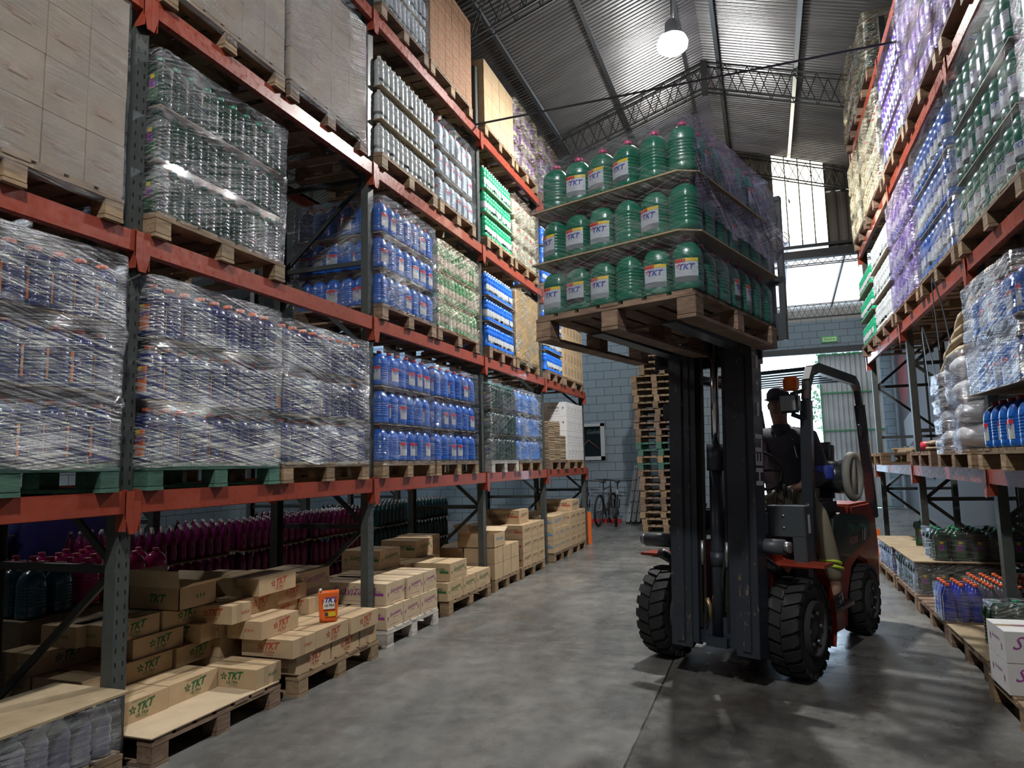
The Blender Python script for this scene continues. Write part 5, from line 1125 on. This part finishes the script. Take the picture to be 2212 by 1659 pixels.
# ================================================================== forklift
FA = Matrix.Translation((-0.335, 5.97, 0)) @ Matrix.Rotation(math.radians(-22), 4, 'Z')
fk = root('forklift', (-0.335, 5.97, 0), 'red and black forklift truck with raised mast, facing the viewer', 'forklift', rot=(0, 0, math.radians(-22)))
def worn(name, c, chip, amt=0.62, rough=0.45):
    m = mat(name, c, rough, coat=0.15); t = NT(m)
    n = t.noise(t.coord('Object', (14, 14, 3.0)), 2.0, 8, 0.75); n2 = t.noise(t.coord('Object', (30, 30, 12)), 2.0, 5, 0.7)
    f = t.ramp(t.math('ADD', t.math('MULTIPLY', n, 0.65), t.math('MULTIPLY', n2, 0.35)), [(amt, (0, 0, 0)), (amt + 0.035, (1, 1, 1))])
    t.link(t.mix(f, c, chip), t.b.inputs['Base Color']); return m
MAST = worn('mast_paint', (0.018, 0.025, 0.038), (0.17, 0.155, 0.13), 0.69); MASTW = worn('mast_face_worn', (0.022, 0.028, 0.038), (0.20, 0.155, 0.085), 0.575)
FRED = worn('forklift_red', (0.34, 0.050, 0.026), (0.30, 0.16, 0.12), 0.66, 0.32); FBLK = mat('forklift_black', (0.022, 0.026, 0.032), 0.28, coat=0.3)
FGRY = worn('forklift_grey', (0.060, 0.070, 0.080), (0.2, 0.2, 0.2), 0.70); CHROME = mat('chrome_rod', (0.65, 0.66, 0.68), 0.14, 1.0)
def tyre(name, x, y, R, wd, nl, sgn):
    mb = MB(); N = 48; Ri = R * 0.52; vs = []
    prof = [(-wd * .40, Ri), (-wd * .47, Ri * 1.15), (-wd * .5, R * .80), (-wd * .46, R * .93), (-wd * .36, R * .955), (wd * .36, R * .955), (wd * .46, R * .93), (wd * .5, R * .80), (wd * .47, Ri * 1.15), (wd * .40, Ri)]
    for i in range(N):
        a = 2 * PI * i / N
        for (px, pr) in prof: vs.append((px, math.cos(a) * pr, math.sin(a) * pr))
    k = len(prof); mb.add(vs, [(i * k + j, i * k + (j + 1) % k, ((i + 1) % N) * k + (j + 1) % k, ((i + 1) % N) * k + j) for i in range(N) for j in range(k)], BLACK, True)
    for i in range(nl):   # slanted lugs meeting along the middle
        for sd in (-1, 1):
            a0 = 2 * PI * (i + (0.25 if sd > 0 else -0.25)) / nl; w_ = PI / nl * 0.72; vs = []
            for (px, sh, r_) in ((0.02, 0.9, R), (0.36, 0.25, R), (0.52, -0.1, R * 0.975), (0.52, -0.1, R * 0.87), (0.02, 0.9, R * .94)):
                for e in (-1, 1):
                    a = a0 + (e * w_ * (1.0 if px < .4 else .8)) + sh * PI / nl * 0.8; vs.append((sd * px * wd, math.cos(a) * r_, math.sin(a) * r_))
            mb.add(vs, [(0, 2, 3, 1), (2, 4, 5, 3), (4, 6, 7, 5), (6, 8, 9, 7), (8, 0, 1, 9), (0, 8, 6, 4, 2), (1, 3, 5, 7, 9)], BLACK)
    t = mb.obj(name, fk, 0, (x, y, R))
    mb = MB(); RIMM = mat('rim_grey', (0.05, 0.052, 0.055), 0.5)
    mb.lathe([(Ri * .30, .02), (Ri * .45, 0), (Ri * .8, -0.01), (Ri * .95, .03), (Ri * 1.04, .05), (Ri * 1.04, -wd * .9), (Ri * .3, -wd * .9)], RIMM, 28, tf=Matrix.Translation((sgn * wd * .42, 0, 0)) @ Matrix.Rotation(sgn * PI / 2, 4, 'Y'))
    for i in range(6): a = 2 * PI * i / 6; p = (sgn * wd * .42, math.cos(a) * Ri * .62, math.sin(a) * Ri * .62); mb.cyl(p, (p[0] + sgn * .03, p[1], p[2]), .014, STEEL, 8)
    mb.obj('rim', t); return t
tyre('front_tyre', -0.53, 0, 0.36, 0.23, 22, -1); tyre('front_tyre', 0.53, 0, 0.36, 0.23, 22, 1)
tyre('rear_tyre', -0.48, 1.66, 0.31, 0.20, 20, -1); tyre('rear_tyre', 0.48, 1.66, 0.31, 0.20, 20, 1)
# mast, tilted slightly back
MT = Matrix.Translation((0.03, 0, 0.2)) @ Matrix.Rotation(math.radians(-2.4), 4, 'X') @ Matrix.Rotation(math.radians(0.9), 4, 'Y') @ Matrix.Translation((0, 0, -0.2))
def mpart(name, fn, parent, bevel=0.0):
    mb = MB(); fn(mb)
    for i, p in enumerate(mb.v): mb.v[i] = MT @ p
    return mb.obj(name, parent, bevel)
def outer(mb):
    for s in (-1, 1):
        c = 0.07 + s * 0.255
        mb.box(c - .085, c + .085, -.515, -.490, .20, 2.43, MASTW); mb.box(c - .085, c + .085, -.365, -.345, .20, 2.43, MAST)
        x = c + s * .070; mb.box(x - .015, x + .015, -.505, -.355, .20, 2.43, MAST)
        mb.box(c - .03, c + .03, -.53, -.50, .24, 2.35, MASTW)
    mb.box(-.27, .41, -.36, -.30, 2.30, 2.43, MAST); mb.box(-.27, .41, -.36, -.30, .22, .42, MAST); mb.box(-.27, .41, -.34, -.30, 1.05, 1.20, MAST)
mast = mpart('outer_mast', outer, fk, 0.003)
def inner(mb):
    for s in (-1, 1):
        c = 0.07 + s * 0.150; mb.box(c - .028, c + .028, -.505, -.485, .24, 2.50, MAST); mb.box(c - .028, c + .028, -.385, -.365, .24, 2.50, MAST); mb.box(c - .010 + s * .015, c + .010 + s * .015, -.49, -.38, .24, 2.50, MAST)
    mb.box(-.12, .26, -.46, -.42, .24, .44, MAST); mb.box(-.12, .26, -.44, -.36, 2.38, 2.52, MAST)
mpart('inner_mast', inner, mast, 0.002)
def cyl_(mb):
    mb.cyl((.075, -.43, .27), (.075, -.43, 1.57), .052, MAST, 20); mb.cyl((.075, -.43, 1.50), (.075, -.43, 1.70), .068, MAST, 20); mb.cyl((.075, -.43, .80), (.075, -.43, .90), .060, MAST, 20)
    mb.box(.0, .16, -.50, -.36, .23, .30, MAST)
mpart('lift_cylinder', cyl_, mast); mpart('piston_rod', lambda mb: mb.cyl((.075, -.43, 1.70), (.075, -.43, 2.50), .030, CHROME, 16), mast)
for x in (-.045, -.01, .165, .20): mpart('chain', lambda mb: mb.box(x - .011, x + .011, -.475, -.462, .35, 2.45, mat('oily_chain', (.03, .028, .026), .45, .6)), mast)
for x, b in ((-.03, .0), (.15, .03), (.185, .02)): mpart('hydraulic_hose', lambda mb: mb.tube([(x, -.45, 2.4), (x + b, -.46, 1.6), (x, -.45, .95), (x - .03, -.46, .72), (x - .05, -.44, .52), (x + .03, -.42, .42)], .011, BLACK, 8), mast)
for x in (-.03, .165): mpart('hose_fitting', lambda mb: mb.tube([(x, -.47, .98), (x, -.47, .80)], .017, STEEL, 8).tube([(x + .04, -.44, .38), (x + .05, -.46, .50), (x + .02, -.46, .56)], .018, mat('brass', (.32, .24, .12), .4, .8), 8), mast)
def letter(mb):
    X_ = 0.07 + .255 + .0865
    for s_, z, sz in (('HELI', 1.58, .17), ('CE', 2.12, .055)):
        put_text(mb, s_, sz, WHITE_INK, (X_, -.43, z), (0, 0, 1), (0, -1, 0), (.0015, 0, 0), bold=.03, stretch=1.15)
    for z in (2.30, 1.95): put_rect(mb, .045, .10, WHITE_INK, (X_, -.43, z), (0, 1, 0), (0, 0, 1), (.001, 0, 0))
mpart('mast_lettering', letter, mast)
# load carriage, forks and backrest in the frame of the load
LN = Vector((-0.329, 4.149, 2.60)); ex = Vector((0.94, -0.341, 0)).normalized(); sn = math.sin(math.radians(1.75)); ey = Vector((0.341, 0.94, 0)).normalized() * math.cos(math.radians(1.75)) + Vector((0, 0, -sn)); ez = ex.cross(ey)
TL = Matrix((ex, ey, ez)).transposed().to_4x4(); TL.translation = LN
def lpart(name, mb, parent=fk, bevel=0.0):
    o = mb.obj(name, parent, bevel); o.matrix_local = FA.inverted() @ TL; return o
CY = 1.40
car = MB()
car.box(-1.02, -0.14, CY, CY + .03, -.22, -.10, MAST).box(-1.02, -0.14, CY, CY + .03, .16, .30, MAST).box(-.98, -.90, CY, CY + .03, -.2, .3, MAST).box(-.26, -.18, CY, CY + .03, -.2, .3, MAST).box(-.80, -.36, CY + .03, CY + .16, -.18, .30, MAST)
carr = lpart('carriage', car, fk, .003)
for x in (-0.86, -0.32): lpart('fork', MB().prism([(CY, .34), (CY - .04, .34), (CY - .045, -.085), (.28, -.105), (.28, -.12), (CY, -.135)], x - .055, x + .055, FGRY, 'x'), fk, .003)
br = MB()
for x in (-1.10, -.87, -.64, -.30, -.045, .03): br.box(x - .022, x + .022, CY + .01, CY + .05, .06, .97, FGRY)
br.box(-1.12, .05, CY + .01, CY + .06, .95, 1.0, FGRY).box(-1.12, .05, CY + .01, CY + .06, .32, .38, FGRY).box(-.14, .05, CY + .0, CY + .05, -.10, .10, FGRY)
lpart('load_backrest', br, fk, .003)
# body
mb = MB(); mb.prism([(.10, .26), (.10, .80), (.55, .80), (.55, .26)], -.36, .36, FRED, 'x'); mb.box(-.30, -.18, -.10, .12, .30, .95, FRED).box(.24, .40, -.12, .12, .36, .90, FRED)
mb.obj('front_axle_housing', fk, .01)
for s in (-1, 1):
    mb = MB(); mb.box(*sorted((s * .34, s * .76)), -.06, .14, .80, .822, FRED); P = []
    for i in range(9): a = PI * (1 - i / 8 * 0.62) ; P.append((.0 - math.cos(a) * -.0, 0))
    for i in range(8):
        a0, a1 = math.radians(100 - i * 16), math.radians(100 - (i + 1) * 16); r_ = .44
        mb.add([(s * .42, math.cos(a0) * r_, .36 + math.sin(a0) * r_), (s * .66, math.cos(a0) * r_, .36 + math.sin(a0) * r_), (s * .66, math.cos(a1) * r_, .36 + math.sin(a1) * r_), (s * .42, math.cos(a1) * r_, .36 + math.sin(a1) * r_)], [(0, 1, 2, 3), (3, 2, 1, 0)], FRED)
    mb.obj('fender', fk)
side = [(.42, .30), (.62, .13), (1.22, .12), (1.30, .40), (1.45, .60), (1.66, .67), (1.90, .60), (2.02, .40), (2.06, .28), (2.28, .34), (2.34, .70), (2.30, 1.02), (2.16, 1.16), (1.55, 1.16), (1.40, .78), (.95, .56), (.42, .50)]
MB().prism([(a, b) for a, b in side], -.50, .50, FRED, 'x').obj('counterweight', fk, .025)
MB().prism([(.92, .56), (1.40, .66), (2.12, .78), (2.10, 1.03), (1.92, 1.10), (1.2, 1.17), (.98, 1.12), (.90, .9)], -.46, .505, FBLK, 'x').obj('engine_hood', fk, .06)
mb = MB(); put_text(mb, '18', .15, WHITE_INK, (.508, 1.82, .86), (0, 1, 0), (0, 0, 1), (.002, 0, 0), .2, .02); put_text(mb, 'H2000', .09, mat('decal_red', (.45, .2, .18), .4), (.508, 1.52, .84), (0, 1, 0), (0, 0, 1), (.002, 0, 0), .2, .02); mb.obj('hood_lettering', fk)
mb = MB(); mb.box(.32, .61, .04, .30, 1.00, 1.235, FGRY).box(-.34, .34, .10, .30, .98, 1.20, FGRY).box(-.50, -.30, .06, .30, 1.0, 1.235, FGRY); mb.box(.51, .61, .04, .20, .28, 1.02, FGRY).box(-.54, -.44, .06, .20, .28, 1.02, FGRY)
mb.box(.40, .56, .22, .28, .40, 1.0, FBLK); d_ = mb.obj('dashboard', fk, .006)
mb = MB()
for z in (1.16, 1.07): MB().cyl((.45, .035, z), (.45, .05, z), .012, STEEL, 8).obj('bolt', d_)
mb = MB(); put_rect(mb, .05, .14, WHITE_INK, (.612, .12, 1.10), (0, 1, 0), (0, 0, 1), (.001, 0, 0)); mb.obj('sticker', d_)
for s in (-1, 1):
    mb = MB(); mb.tube([(s * .42, -.30, .86), (s * .40, .20, .66)], .038, FBLK, 14); mb.cyl((s * .34 + .03, -.33, .97), (s * .56 + .03, -.33, .97), .055, FGRY, 16); mb.cyl((s * .56 + .03, -.33, .97), (s * .60 + .03, -.33, .97), .04, STEEL, 14); mb.obj('tilt_cylinder', fk)
# overhead guard
for s in (-1, 1):
    gd = MB(); path = [(s * .57, .12, .30), (s * .57, .26, 1.22), (s * .565, .38, 2.05), (s * .56, .44, 2.20), (s * .55, .56, 2.31), (s * .54, .74, 2.35), (s * .53, 1.80, 2.32), (s * .52, 1.94, 2.26), (s * .51, 2.02, 2.10), (s * .49, 2.26, 1.0)]
    for a, b in zip(path, path[1:]): gd.bar(a, b, .055, .085, FBLK, (1, 0, 0) if abs(a[2] - b[2]) > .2 else (0, 0, 1))
    for q in path[1:-1]: gd.lathe([(.001, -.034), (.028, -.028), (.036, 0), (.028, .028), (.001, .034)], FBLK, 8, c=q)
    guard = gd.obj('guard_leg', fk)
for i in range(7): y = .76 + i * .17; MB().bar((-.55, y, 2.35 - i * .003), (.55, y, 2.35 - i * .003), .085, .035, FBLK).obj('guard_bar', guard)
MB().tube([(.51, 1.95, 1.9), (.50, 2.10, 1.75)], .014, FBLK, 8).obj('grab_handle', guard)
lm = MB(); lm.box(.42, .57, .17, .26, 1.95, 2.10, FBLK); hl = lm.obj('headlight', fk, .015)
MB().box(.435, .555, .162, .172, 1.965, 2.085, mat('lamp_glass', (.35, .36, .34), .12)).obj('headlight_lens', hl, .003)
MB().box(.455, .56, .19, .28, 2.125, 2.235, mat('amber_lens', (.85, .16, .02), .25)).obj('turn_signal', fk, .012)
MB().bar((.50, .24, 1.94), (.56, .36, 1.90), .03, .03, FBLK).bar((.51, .23, 2.10), (.55, .40, 2.14), .03, .03, FBLK).obj('lamp_bracket', fk)
lm = MB(); lm.box(-.62, -.47, .17, .26, 1.95, 2.10, FBLK); hl = lm.obj('headlight', fk, .015)
mb = MB(); mb.tube([(math.cos(2 * PI * i / 28) * .19 + .13, .42 - math.sin(2 * PI * i / 28) * .10, 1.50 + math.sin(2 * PI * i / 28) * .16) for i in range(28)], .014, BLACKP, 8, True); mb.tube([(-.05, .42, 1.50), (.31, .42, 1.50)], .012, BLACKP, 6); mb.tube([(.13, .42, 1.50), (.13, .26, 1.20)], .03, BLACKP, 10); mb.obj('steering_wheel', fk)
for i, x in enumerate((.33, .39, .45)):
    mb = MB(); mb.tube([(x, .20, 1.20), (x, .26, 1.34 - .03 * i)], .008, BLACKP, 6).lathe([(.010, 0), (.018, .01), (.019, .09), (.008, .10)], BLACKP, 10, c=(x, .265, 1.32 - .03 * i)); mb.obj('lever', fk)
mb = MB(); mb.box(-.05, .47, .78, 1.28, 1.12, 1.24, FBLK).prism([(1.18, 1.2), (1.30, 1.2), (1.40, 1.72), (1.30, 1.74)], -.03, .45, FBLK, 'x'); mb.obj('seat', fk, .03)
mb = MB(); N = 30; c0 = Vector((.60, 1.32, 1.42)); mb.tube([c0 + Vector((.02 * math.cos(2 * PI * i / N), math.cos(2 * PI * i / N) * .13, math.sin(2 * PI * i / N) * .185)) for i in range(N)], .035, mat('pale_ring', (.30, .29, .26), .7), 10, True); mb.cyl(c0 - Vector((.26, .05, 0)), c0 - Vector((.02, 0, 0)), .15, FBLK, 20); mb.tube([c0 + Vector((0, 0, -.15)), c0 + Vector((0, 0, .15))], .03, mat('pale_ring', (0, 0, 0)), 8); mb.obj('gas_tank_end', fk)
MB().box(.16, .62, .42, 1.05, .36, .40, FBLK).obj('step_plate', fk, .005)

# the lifted load: pallet, three tiers of green jugs, boards and film
LP = pallet_parts(WOODD, 1.35, 1.17, 0.172, seed=5)
rt = root('pallet', (0, 0, 0), 'raised wooden pallet on the forks carrying the green jugs', 'pallet'); PL = TL @ Matrix.Translation((-0.585, 0.675, -0.172)) @ Matrix.Rotation(PI / 2, 4, 'Z'); rt.matrix_world = PL
mk('deck', LP['deck'], rt)
for iy in (-1, 0, 1):
    y = iy * (1.17 / 2 - 0.06); mk('runner', LP['runner'], rt, (0, y, 0))
    for ix in (-1, 0, 1): mk('block', LP['block'], rt, (ix * (1.35 / 2 - 0.055), y, 0))
TH = 0.372; rs = random.Random(11)
for t in range(3):
    z = t * TH + 0.001
    if t:
        c = .10; x0, x1, y0, y1 = -1.19, .02, -.015, 1.38
        o = MB().prism([(x0, y0), (x1 - c, y0), (x1, y0 + c), (x1, y1), (x0, y1)], 0, .010, PLY, 'z').obj('layer_board'); o.matrix_world = TL @ Matrix.Translation((0, 0, z - .014)); tag(o, f'thin board under the {TIER[3][t]} tier of green jugs on the forks', 'board')
    for iy in range(7):
        for ix in range(6):
            if not (iy < 2 or ix > 3 or t == 2): continue
            x = -1.155 + .193 * (ix + .5); y = .015 + .189 * (iy + .5)
            lab = rs.random() < .55; a = (rs.uniform(-.35, .35) if (lab and iy == 0) else (PI / 2 + rs.uniform(-.2, .2) if ix == 5 and iy and lab else PI + rs.uniform(-.4, .4)))
            pos = f'{ORD[ix]} across the front' if iy == 0 else f'{ORD[ix]} across, {ORD[iy]} row back'
            bottle('green_jug', (x + rs.uniform(-.003, .003), y, z), a, f'green jug with pink cap, {TIER[3][t]} tier, {pos}, lifted load', 'green jugs on the forks', True, TL)
film(-1.175, .005, -.005, 1.355, TH - .02, 3 * TH - .03, 2, FILM_P, 'crumpled clear film round the upper two tiers of green jugs', 101, TL, pinch=.05, sk=.018) if False else None
FILM_F = film_mat('stretch_film_front', 0.28, tilt=0.5, seed=31); FILM_S = film_mat('stretch_film_side', 2.0, (.80, .80, .90), tilt=0.75, seed=36, veil=0.30)
film(-1.172, .004, -.006, 1.355, .0, 3 * TH - .035, 3, FILM_F, 'thin clear film over the green jugs, lifted load', 101, TL, pinch=.03, sk=.006)
# loose gathered film on the side of the two upper tiers
mb = MB(); nu, nv = 46, 34; vs = []
for j in range(nv + 1):
    for i in range(nu + 1):
        u, v_ = i / nu, j / nv; y = .02 + 1.37 * u; z = .62 - .30 * u * 0 + (v_ - .35) * .62 + .05 * math.sin(u * 5)
        z = .50 + v_ * .58 - .06 * u
        pull = math.exp(-((v_ - .36) / .13) ** 2); q = Vector((y * 2.2, z * 9 + y * 6, 3.3)); n = noise.noise(q) * .022 + noise.noise(q * 2.3) * .012
        xo = .020 + n - .05 * pull * math.sin(PI * min(1, u * 1.0)) + (.10 * pull * max(0, (u - .86) / .14) ** 2)
        vs.append((xo, y, z))
mb.add(vs, [(j * (nu + 1) + i, j * (nu + 1) + i + 1, (j + 1) * (nu + 1) + i + 1, (j + 1) * (nu + 1) + i) for j in range(nv) for i in range(nu)], FILM_S, True)
o = mb.obj('stretch_film'); o.matrix_world = TL; tag(o, 'bunched lilac-looking film pulled tight along the side of the lifted load', 'stretch film')

# ================================================================== the driver
pr_ = root('person', (-0.365, 5.97, 0), 'person in dark jacket and cap seated on the forklift, one hand on a lever', 'person', rot=(0, 0, math.radians(-22)))
SKIN = mat('skin', (.27, .155, .11), .55); JACK = mat('dark_jacket', (.030, .028, .040), .75); KHAKI = mat('khaki_trousers', (.26, .23, .16), .8)
HIVIS = mat('yellow_green_band', (.55, .75, .06), .5); STRIPE = mat('grey_jacket_panel', (.20, .17, .22), .7); BLUESL = mat('blue_lining', (.03, .05, .32), .6)
def skin_obj(name, nodes, edges, m, parent, sub=2, root_i=0):
    me = bpy.data.meshes.new(name); me.from_pydata([n[0] for n in nodes], edges, []); me.materials.append(m)
    o = bpy.data.objects.new(name, me); COL.objects.link(o)
    sk = o.modifiers.new('skin', 'SKIN'); sk.use_smooth_shade = True
    for i, n in enumerate(nodes):
        r = n[1]; d = me.skin_vertices[0].data[i]; d.radius = r if isinstance(r, tuple) else (r, r); d.use_root = (i == root_i)
    s = o.modifiers.new('sub', 'SUBSURF'); s.levels = s.render_levels = sub
    dg = bpy.context.evaluated_depsgraph_get(); m2 = bpy.data.meshes.new_from_object(o.evaluated_get(dg)); bpy.data.objects.remove(o); m2.name = name
    if not m2.materials: m2.materials.append(m)
    for p in m2.polygons: p.use_smooth = True
    return mk(name, m2, parent)
N_, E_ = [], []
def nd(p, r, par=None):
    N_.append((p, r)); i = len(N_) - 1
    if par is not None: E_.append((par, i))
    return i
pel = nd((.22, .98, 1.24), (.155, .12)); ab = nd((.21, .97, 1.42), (.150, .115), pel); ch_ = nd((.20, .92, 1.64), (.175, .12), ab); up = nd((.20, .89, 1.78), (.11, .09), ch_)
nk = nd((.20, .85, 1.87), .058, up); h1 = nd((.205, .82, 1.95), (.070, .078), nk); h2 = nd((.205, .80, 2.04), (.082, .10), h1); h3 = nd((.205, .81, 2.13), (.078, .095), h2); h4 = nd((.205, .82, 2.18), (.04, .05), h3)
def arm(sh, el, wr, hand_dir, side_, curl, parent):
    a = nd(sh, .066, parent); b = nd([(x * .5 + y * .5) for x, y in zip(sh, el)], .055, a); c = nd(el, .046, b); d = nd([(x * .45 + y * .55) for x, y in zip(el, wr)], .042, c); e = nd(wr, .030, d)
    hd = Vector(hand_dir).normalized(); pz = Vector((0, 0, 1)); lat = hd.cross(pz).normalized(); dn = lat.cross(hd).normalized() * -1 if lat.cross(hd).z > 0 else lat.cross(hd).normalized()
    w0 = Vector(wr); k = nd(w0 + hd * .05, (.040, .022), e); k2 = nd(w0 + hd * .085, (.042, .020), k)
    for j, (off, L) in enumerate(((-.033, .082), (-.011, .092), (.011, .087), (.033, .070))):
        b0 = w0 + hd * .098 + lat * off; d1 = (hd * (1 - curl * .4) + dn * curl * .6).normalized(); d2 = (hd * (1 - curl) + dn * curl * 1.2).normalized(); d3 = (hd * (.6 - curl * 1.3) + dn * 1.0).normalized() if curl > .4 else d2
        p0 = nd(b0, .0115, k2); p1 = nd(b0 + d1 * L * .42, .0105, p0); p2 = nd(b0 + d1 * L * .42 + d2 * L * .33, .0098, p1); nd(b0 + d1 * L * .42 + d2 * L * .33 + d3 * L * .27, .0085, p2)
    tb = w0 + hd * .035 + lat * side_ * .038; t1 = nd(tb, .014, k); t2 = nd(tb + (hd * .6 + lat * side_ * .7).normalized() * .042 + dn * .012, .0125, t1); nd(tb + (hd * .9 + lat * side_ * .35).normalized() * .075 + dn * .03, .0105, t2)
arm((.42, .90, 1.76), (.53, .86, 1.44), (.45, .48, 1.36), (-.45, -.85, -.10), 1, .75, up)
arm((-.02, .90, 1.76), (-.16, .78, 1.48), (-.07, .52, 1.50), (-.25, -.9, .0), -1, .65, up)
def leg(hip, kn, an, toe, r0=.092):
    a = nd(hip, r0, pel); b = nd([(x + y) / 2 for x, y in zip(hip, kn)], r0 * .88, a); c = nd(kn, .066, b); d = nd([(x * .6 + y * .4) for x, y in zip(kn, an)], .062, c); e = nd(an, .042, d); nd(toe, (.045, .032), e)
leg((.33, .94, 1.20), (.55, .60, 1.13), (.60, .78, .53), (.60, .62, .45)); leg((.12, .94, 1.20), (.06, .50, 1.18), (.04, .36, .68), (.04, .24, .62))
body = skin_obj('body', N_, E_, SKIN, pr_)
# face
fc = MB(); hx, hy, hz = .205, .715, 2.045
fc.lathe([(.001, -.018), (.016, -.012), (.015, .012), (.008, .040)], SKIN, 8, c=(hx, hy - .005, hz - .015)); fc.obj('nose', pr_)
for s in (-1, 1):
    MB().lathe([(.001, -.011), (.010, -.006), (.012, 0), (.010, .006), (.001, .011)], mat('eye_white', (.6, .6, .6), .2), 10, c=(hx + s * .034, hy + .015, hz + .022)).lathe([(.001, -.006), (.006, 0), (.001, .006)], BLACKP, 8, c=(hx + s * .034, hy + .004, hz + .022)).obj('eye', pr_)
    MB().lathe([(.001, -.032), (.010, -.02), (.014, .01), (.008, .032)], SKIN, 8, sy=1.6, c=(hx + s * .083, hy + .10, hz + .01)).obj('ear', pr_)
MB().tube([(hx - .028, hy + .010, hz - .052), (hx, hy + .000, hz - .050), (hx + .028, hy + .010, hz - .052)], .006, mat('lips', (.25, .10, .08), .5), 6).obj('mouth', pr_)
cp = MB(); cp.lathe([(.098, 0), (.104, .03), (.100, .07), (.075, .105), (.03, .12), (.001, .122)], JACK, 20, sx=.92, sy=1.12, c=(hx, hy + .105, hz + .055)); cp.lathe([(.001, .0), (.075, .002), (.080, .010), (.001, .014)], JACK, 20, sy=1.15, c=(hx, hy + .005, hz + .055)); cp.obj('cap', pr_)
def garment(name, nodes, m, edges=None, par=pr_): return skin_obj(name, nodes, edges or [(i, i + 1) for i in range(len(nodes) - 1)], m, par)
jk = garment('jacket', [((.22, .98, 1.20), (.175, .14)), ((.21, .97, 1.42), (.178, .14)), ((.20, .92, 1.64), (.215, .165)), ((.20, .885, 1.78), (.175, .145)), ((.20, .86, 1.88), (.095, .092)),
     ((.42, .90, 1.76), .10), ((.48, .88, 1.60), .078), ((.53, .86, 1.44), .070), ((.49, .68, 1.40), .062), ((.465, .56, 1.375), .055),
     ((-.02, .90, 1.76), .10), ((-.09, .84, 1.62), .078), ((-.16, .78, 1.48), .070), ((-.11, .64, 1.49), .060), ((-.08, .55, 1.50), .052)], JACK,
     [(0, 1), (1, 2), (2, 3), (3, 4), (3, 5), (5, 6), (6, 7), (7, 8), (8, 9), (3, 10), (10, 11), (11, 12), (12, 13), (13, 14)])
MB().prism([(.06, 1.38), (.13, 1.38), (.10, 1.74), (.03, 1.74)], .742, .748, STRIPE, 'y').obj('jacket_panel', jk); MB().tube([(.33, .76, 1.76), (.36, .752, 1.60)], .004, WHITE_INK, 5).obj('piping', jk)
MB().lathe([(.088, 0), (.080, .04), (.074, .085), (.078, .09), (.090, .03)], JACK, 18, sy=1.05, c=(.203, .845, 1.80), caps=False).obj('collar', jk)
MB().lathe([(.068, -.05), (.075, -.03), (.075, .05), (.066, .07)], BLUESL, 16, c=(.545, .85, 1.46)).obj('blue_cuff', jk)
tz = garment('trousers', [((.22, .98, 1.20), (.165, .13)), ((.33, .94, 1.20), .115), ((.44, .77, 1.165), .102), ((.55, .60, 1.13), .085), ((.575, .68, .85), .085), ((.60, .78, .58), .070),
     ((.12, .94, 1.20), .115), ((.09, .72, 1.19), .100), ((.06, .50, 1.18), .085), ((.05, .43, .93), .080), ((.04, .37, .72), .066)], KHAKI, [(0, 1), (1, 2), (2, 3), (3, 4), (4, 5), (0, 6), (6, 7), (7, 8), (8, 9), (9, 10)])
for zb, (cx_, cy2) in ((.70, (.589, .735)), (.745, (.584, .718))): MB().tube([(cx_ + .078 * math.cos(2 * PI * q / 20), cy2 + .078 * math.sin(2 * PI * q / 20), zb - .025 * math.sin(2 * PI * q / 20)) for q in range(20)], .013, HIVIS, 8, True).obj('reflective_band', tz)
def shoe(c, a):
    mb = MB(); mb.lathe([(.045, 0), (.052, .01), (.050, .05), (.040, .085)], BLACKP, 16, sy=2.4, sx=1.0, tf=Matrix.Translation(c) @ Matrix.Rotation(a, 4, 'X')); mb.lathe([(.050, -.012), (.055, -.005), (.054, .012)], BLACK, 16, sy=2.45, tf=Matrix.Translation(c) @ Matrix.Rotation(a, 4, 'X'))
    for k in range(3): mb.add([Matrix.Translation(c) @ Matrix.Rotation(a, 4, 'X') @ Vector(p) for p in ((.0515, -.04 + .035 * k, .015), (.0515, -.03 + .035 * k, .015), (.043, -.01 + .035 * k, .075), (.043, -.02 + .035 * k, .075))], [(0, 1, 2, 3)], WHITE_INK)
    mb.obj('shoe', pr_)
shoe((.60, .72, .42), .15); shoe((.04, .29, .60), 0.1)

bn = MB(); bm1 = mat('banner_dark', (.045, .04, .045), .7); bn.box(3.86, 3.885, 20.0, 24.4, 1.0, 4.9, bm1)
P = [Vector((3.858, 22.9 + .75 * math.cos(2 * PI * i / 28), 3.75 + .75 * math.sin(2 * PI * i / 28))) for i in range(28)]; bn.add(P, [tuple(range(28))], mat('banner_red', (.16, .02, .02), .7))
put_rect(bn, 1.2, .8, mat('banner_grey', (.22, .23, .24), .7), (3.857, 22.6, 2.3), (0, -1, .2), (0, .2, 1), (0, 0, 0)); put_rect(bn, 1.5, .7, mat('banner_grey', (0, 0, 0)), (3.857, 22.8, 1.5), (0, -1, 0), (0, .3, 1), (0, 0, 0))
tag(bn.obj('banner'), 'dark wall banner with a dull red disc beyond the driver-side rack', 'banner')
# stencilled letters on the middle block of one pallet
for o in list(S.objects):
    if o.type == 'EMPTY' and o.name.startswith('pallet') and abs(o.location.z - 4.48) < .01 and 3.5 < o.location.y < 3.8 and o.location.x < 0:
        mb = MB(); put_text(mb, 'GC', .085, DARK_INK, (.503, 0, .078), (0, 1, 0), (0, 0, 1), (0, 0, 0), bold=.02); mb.obj('stencil', o)
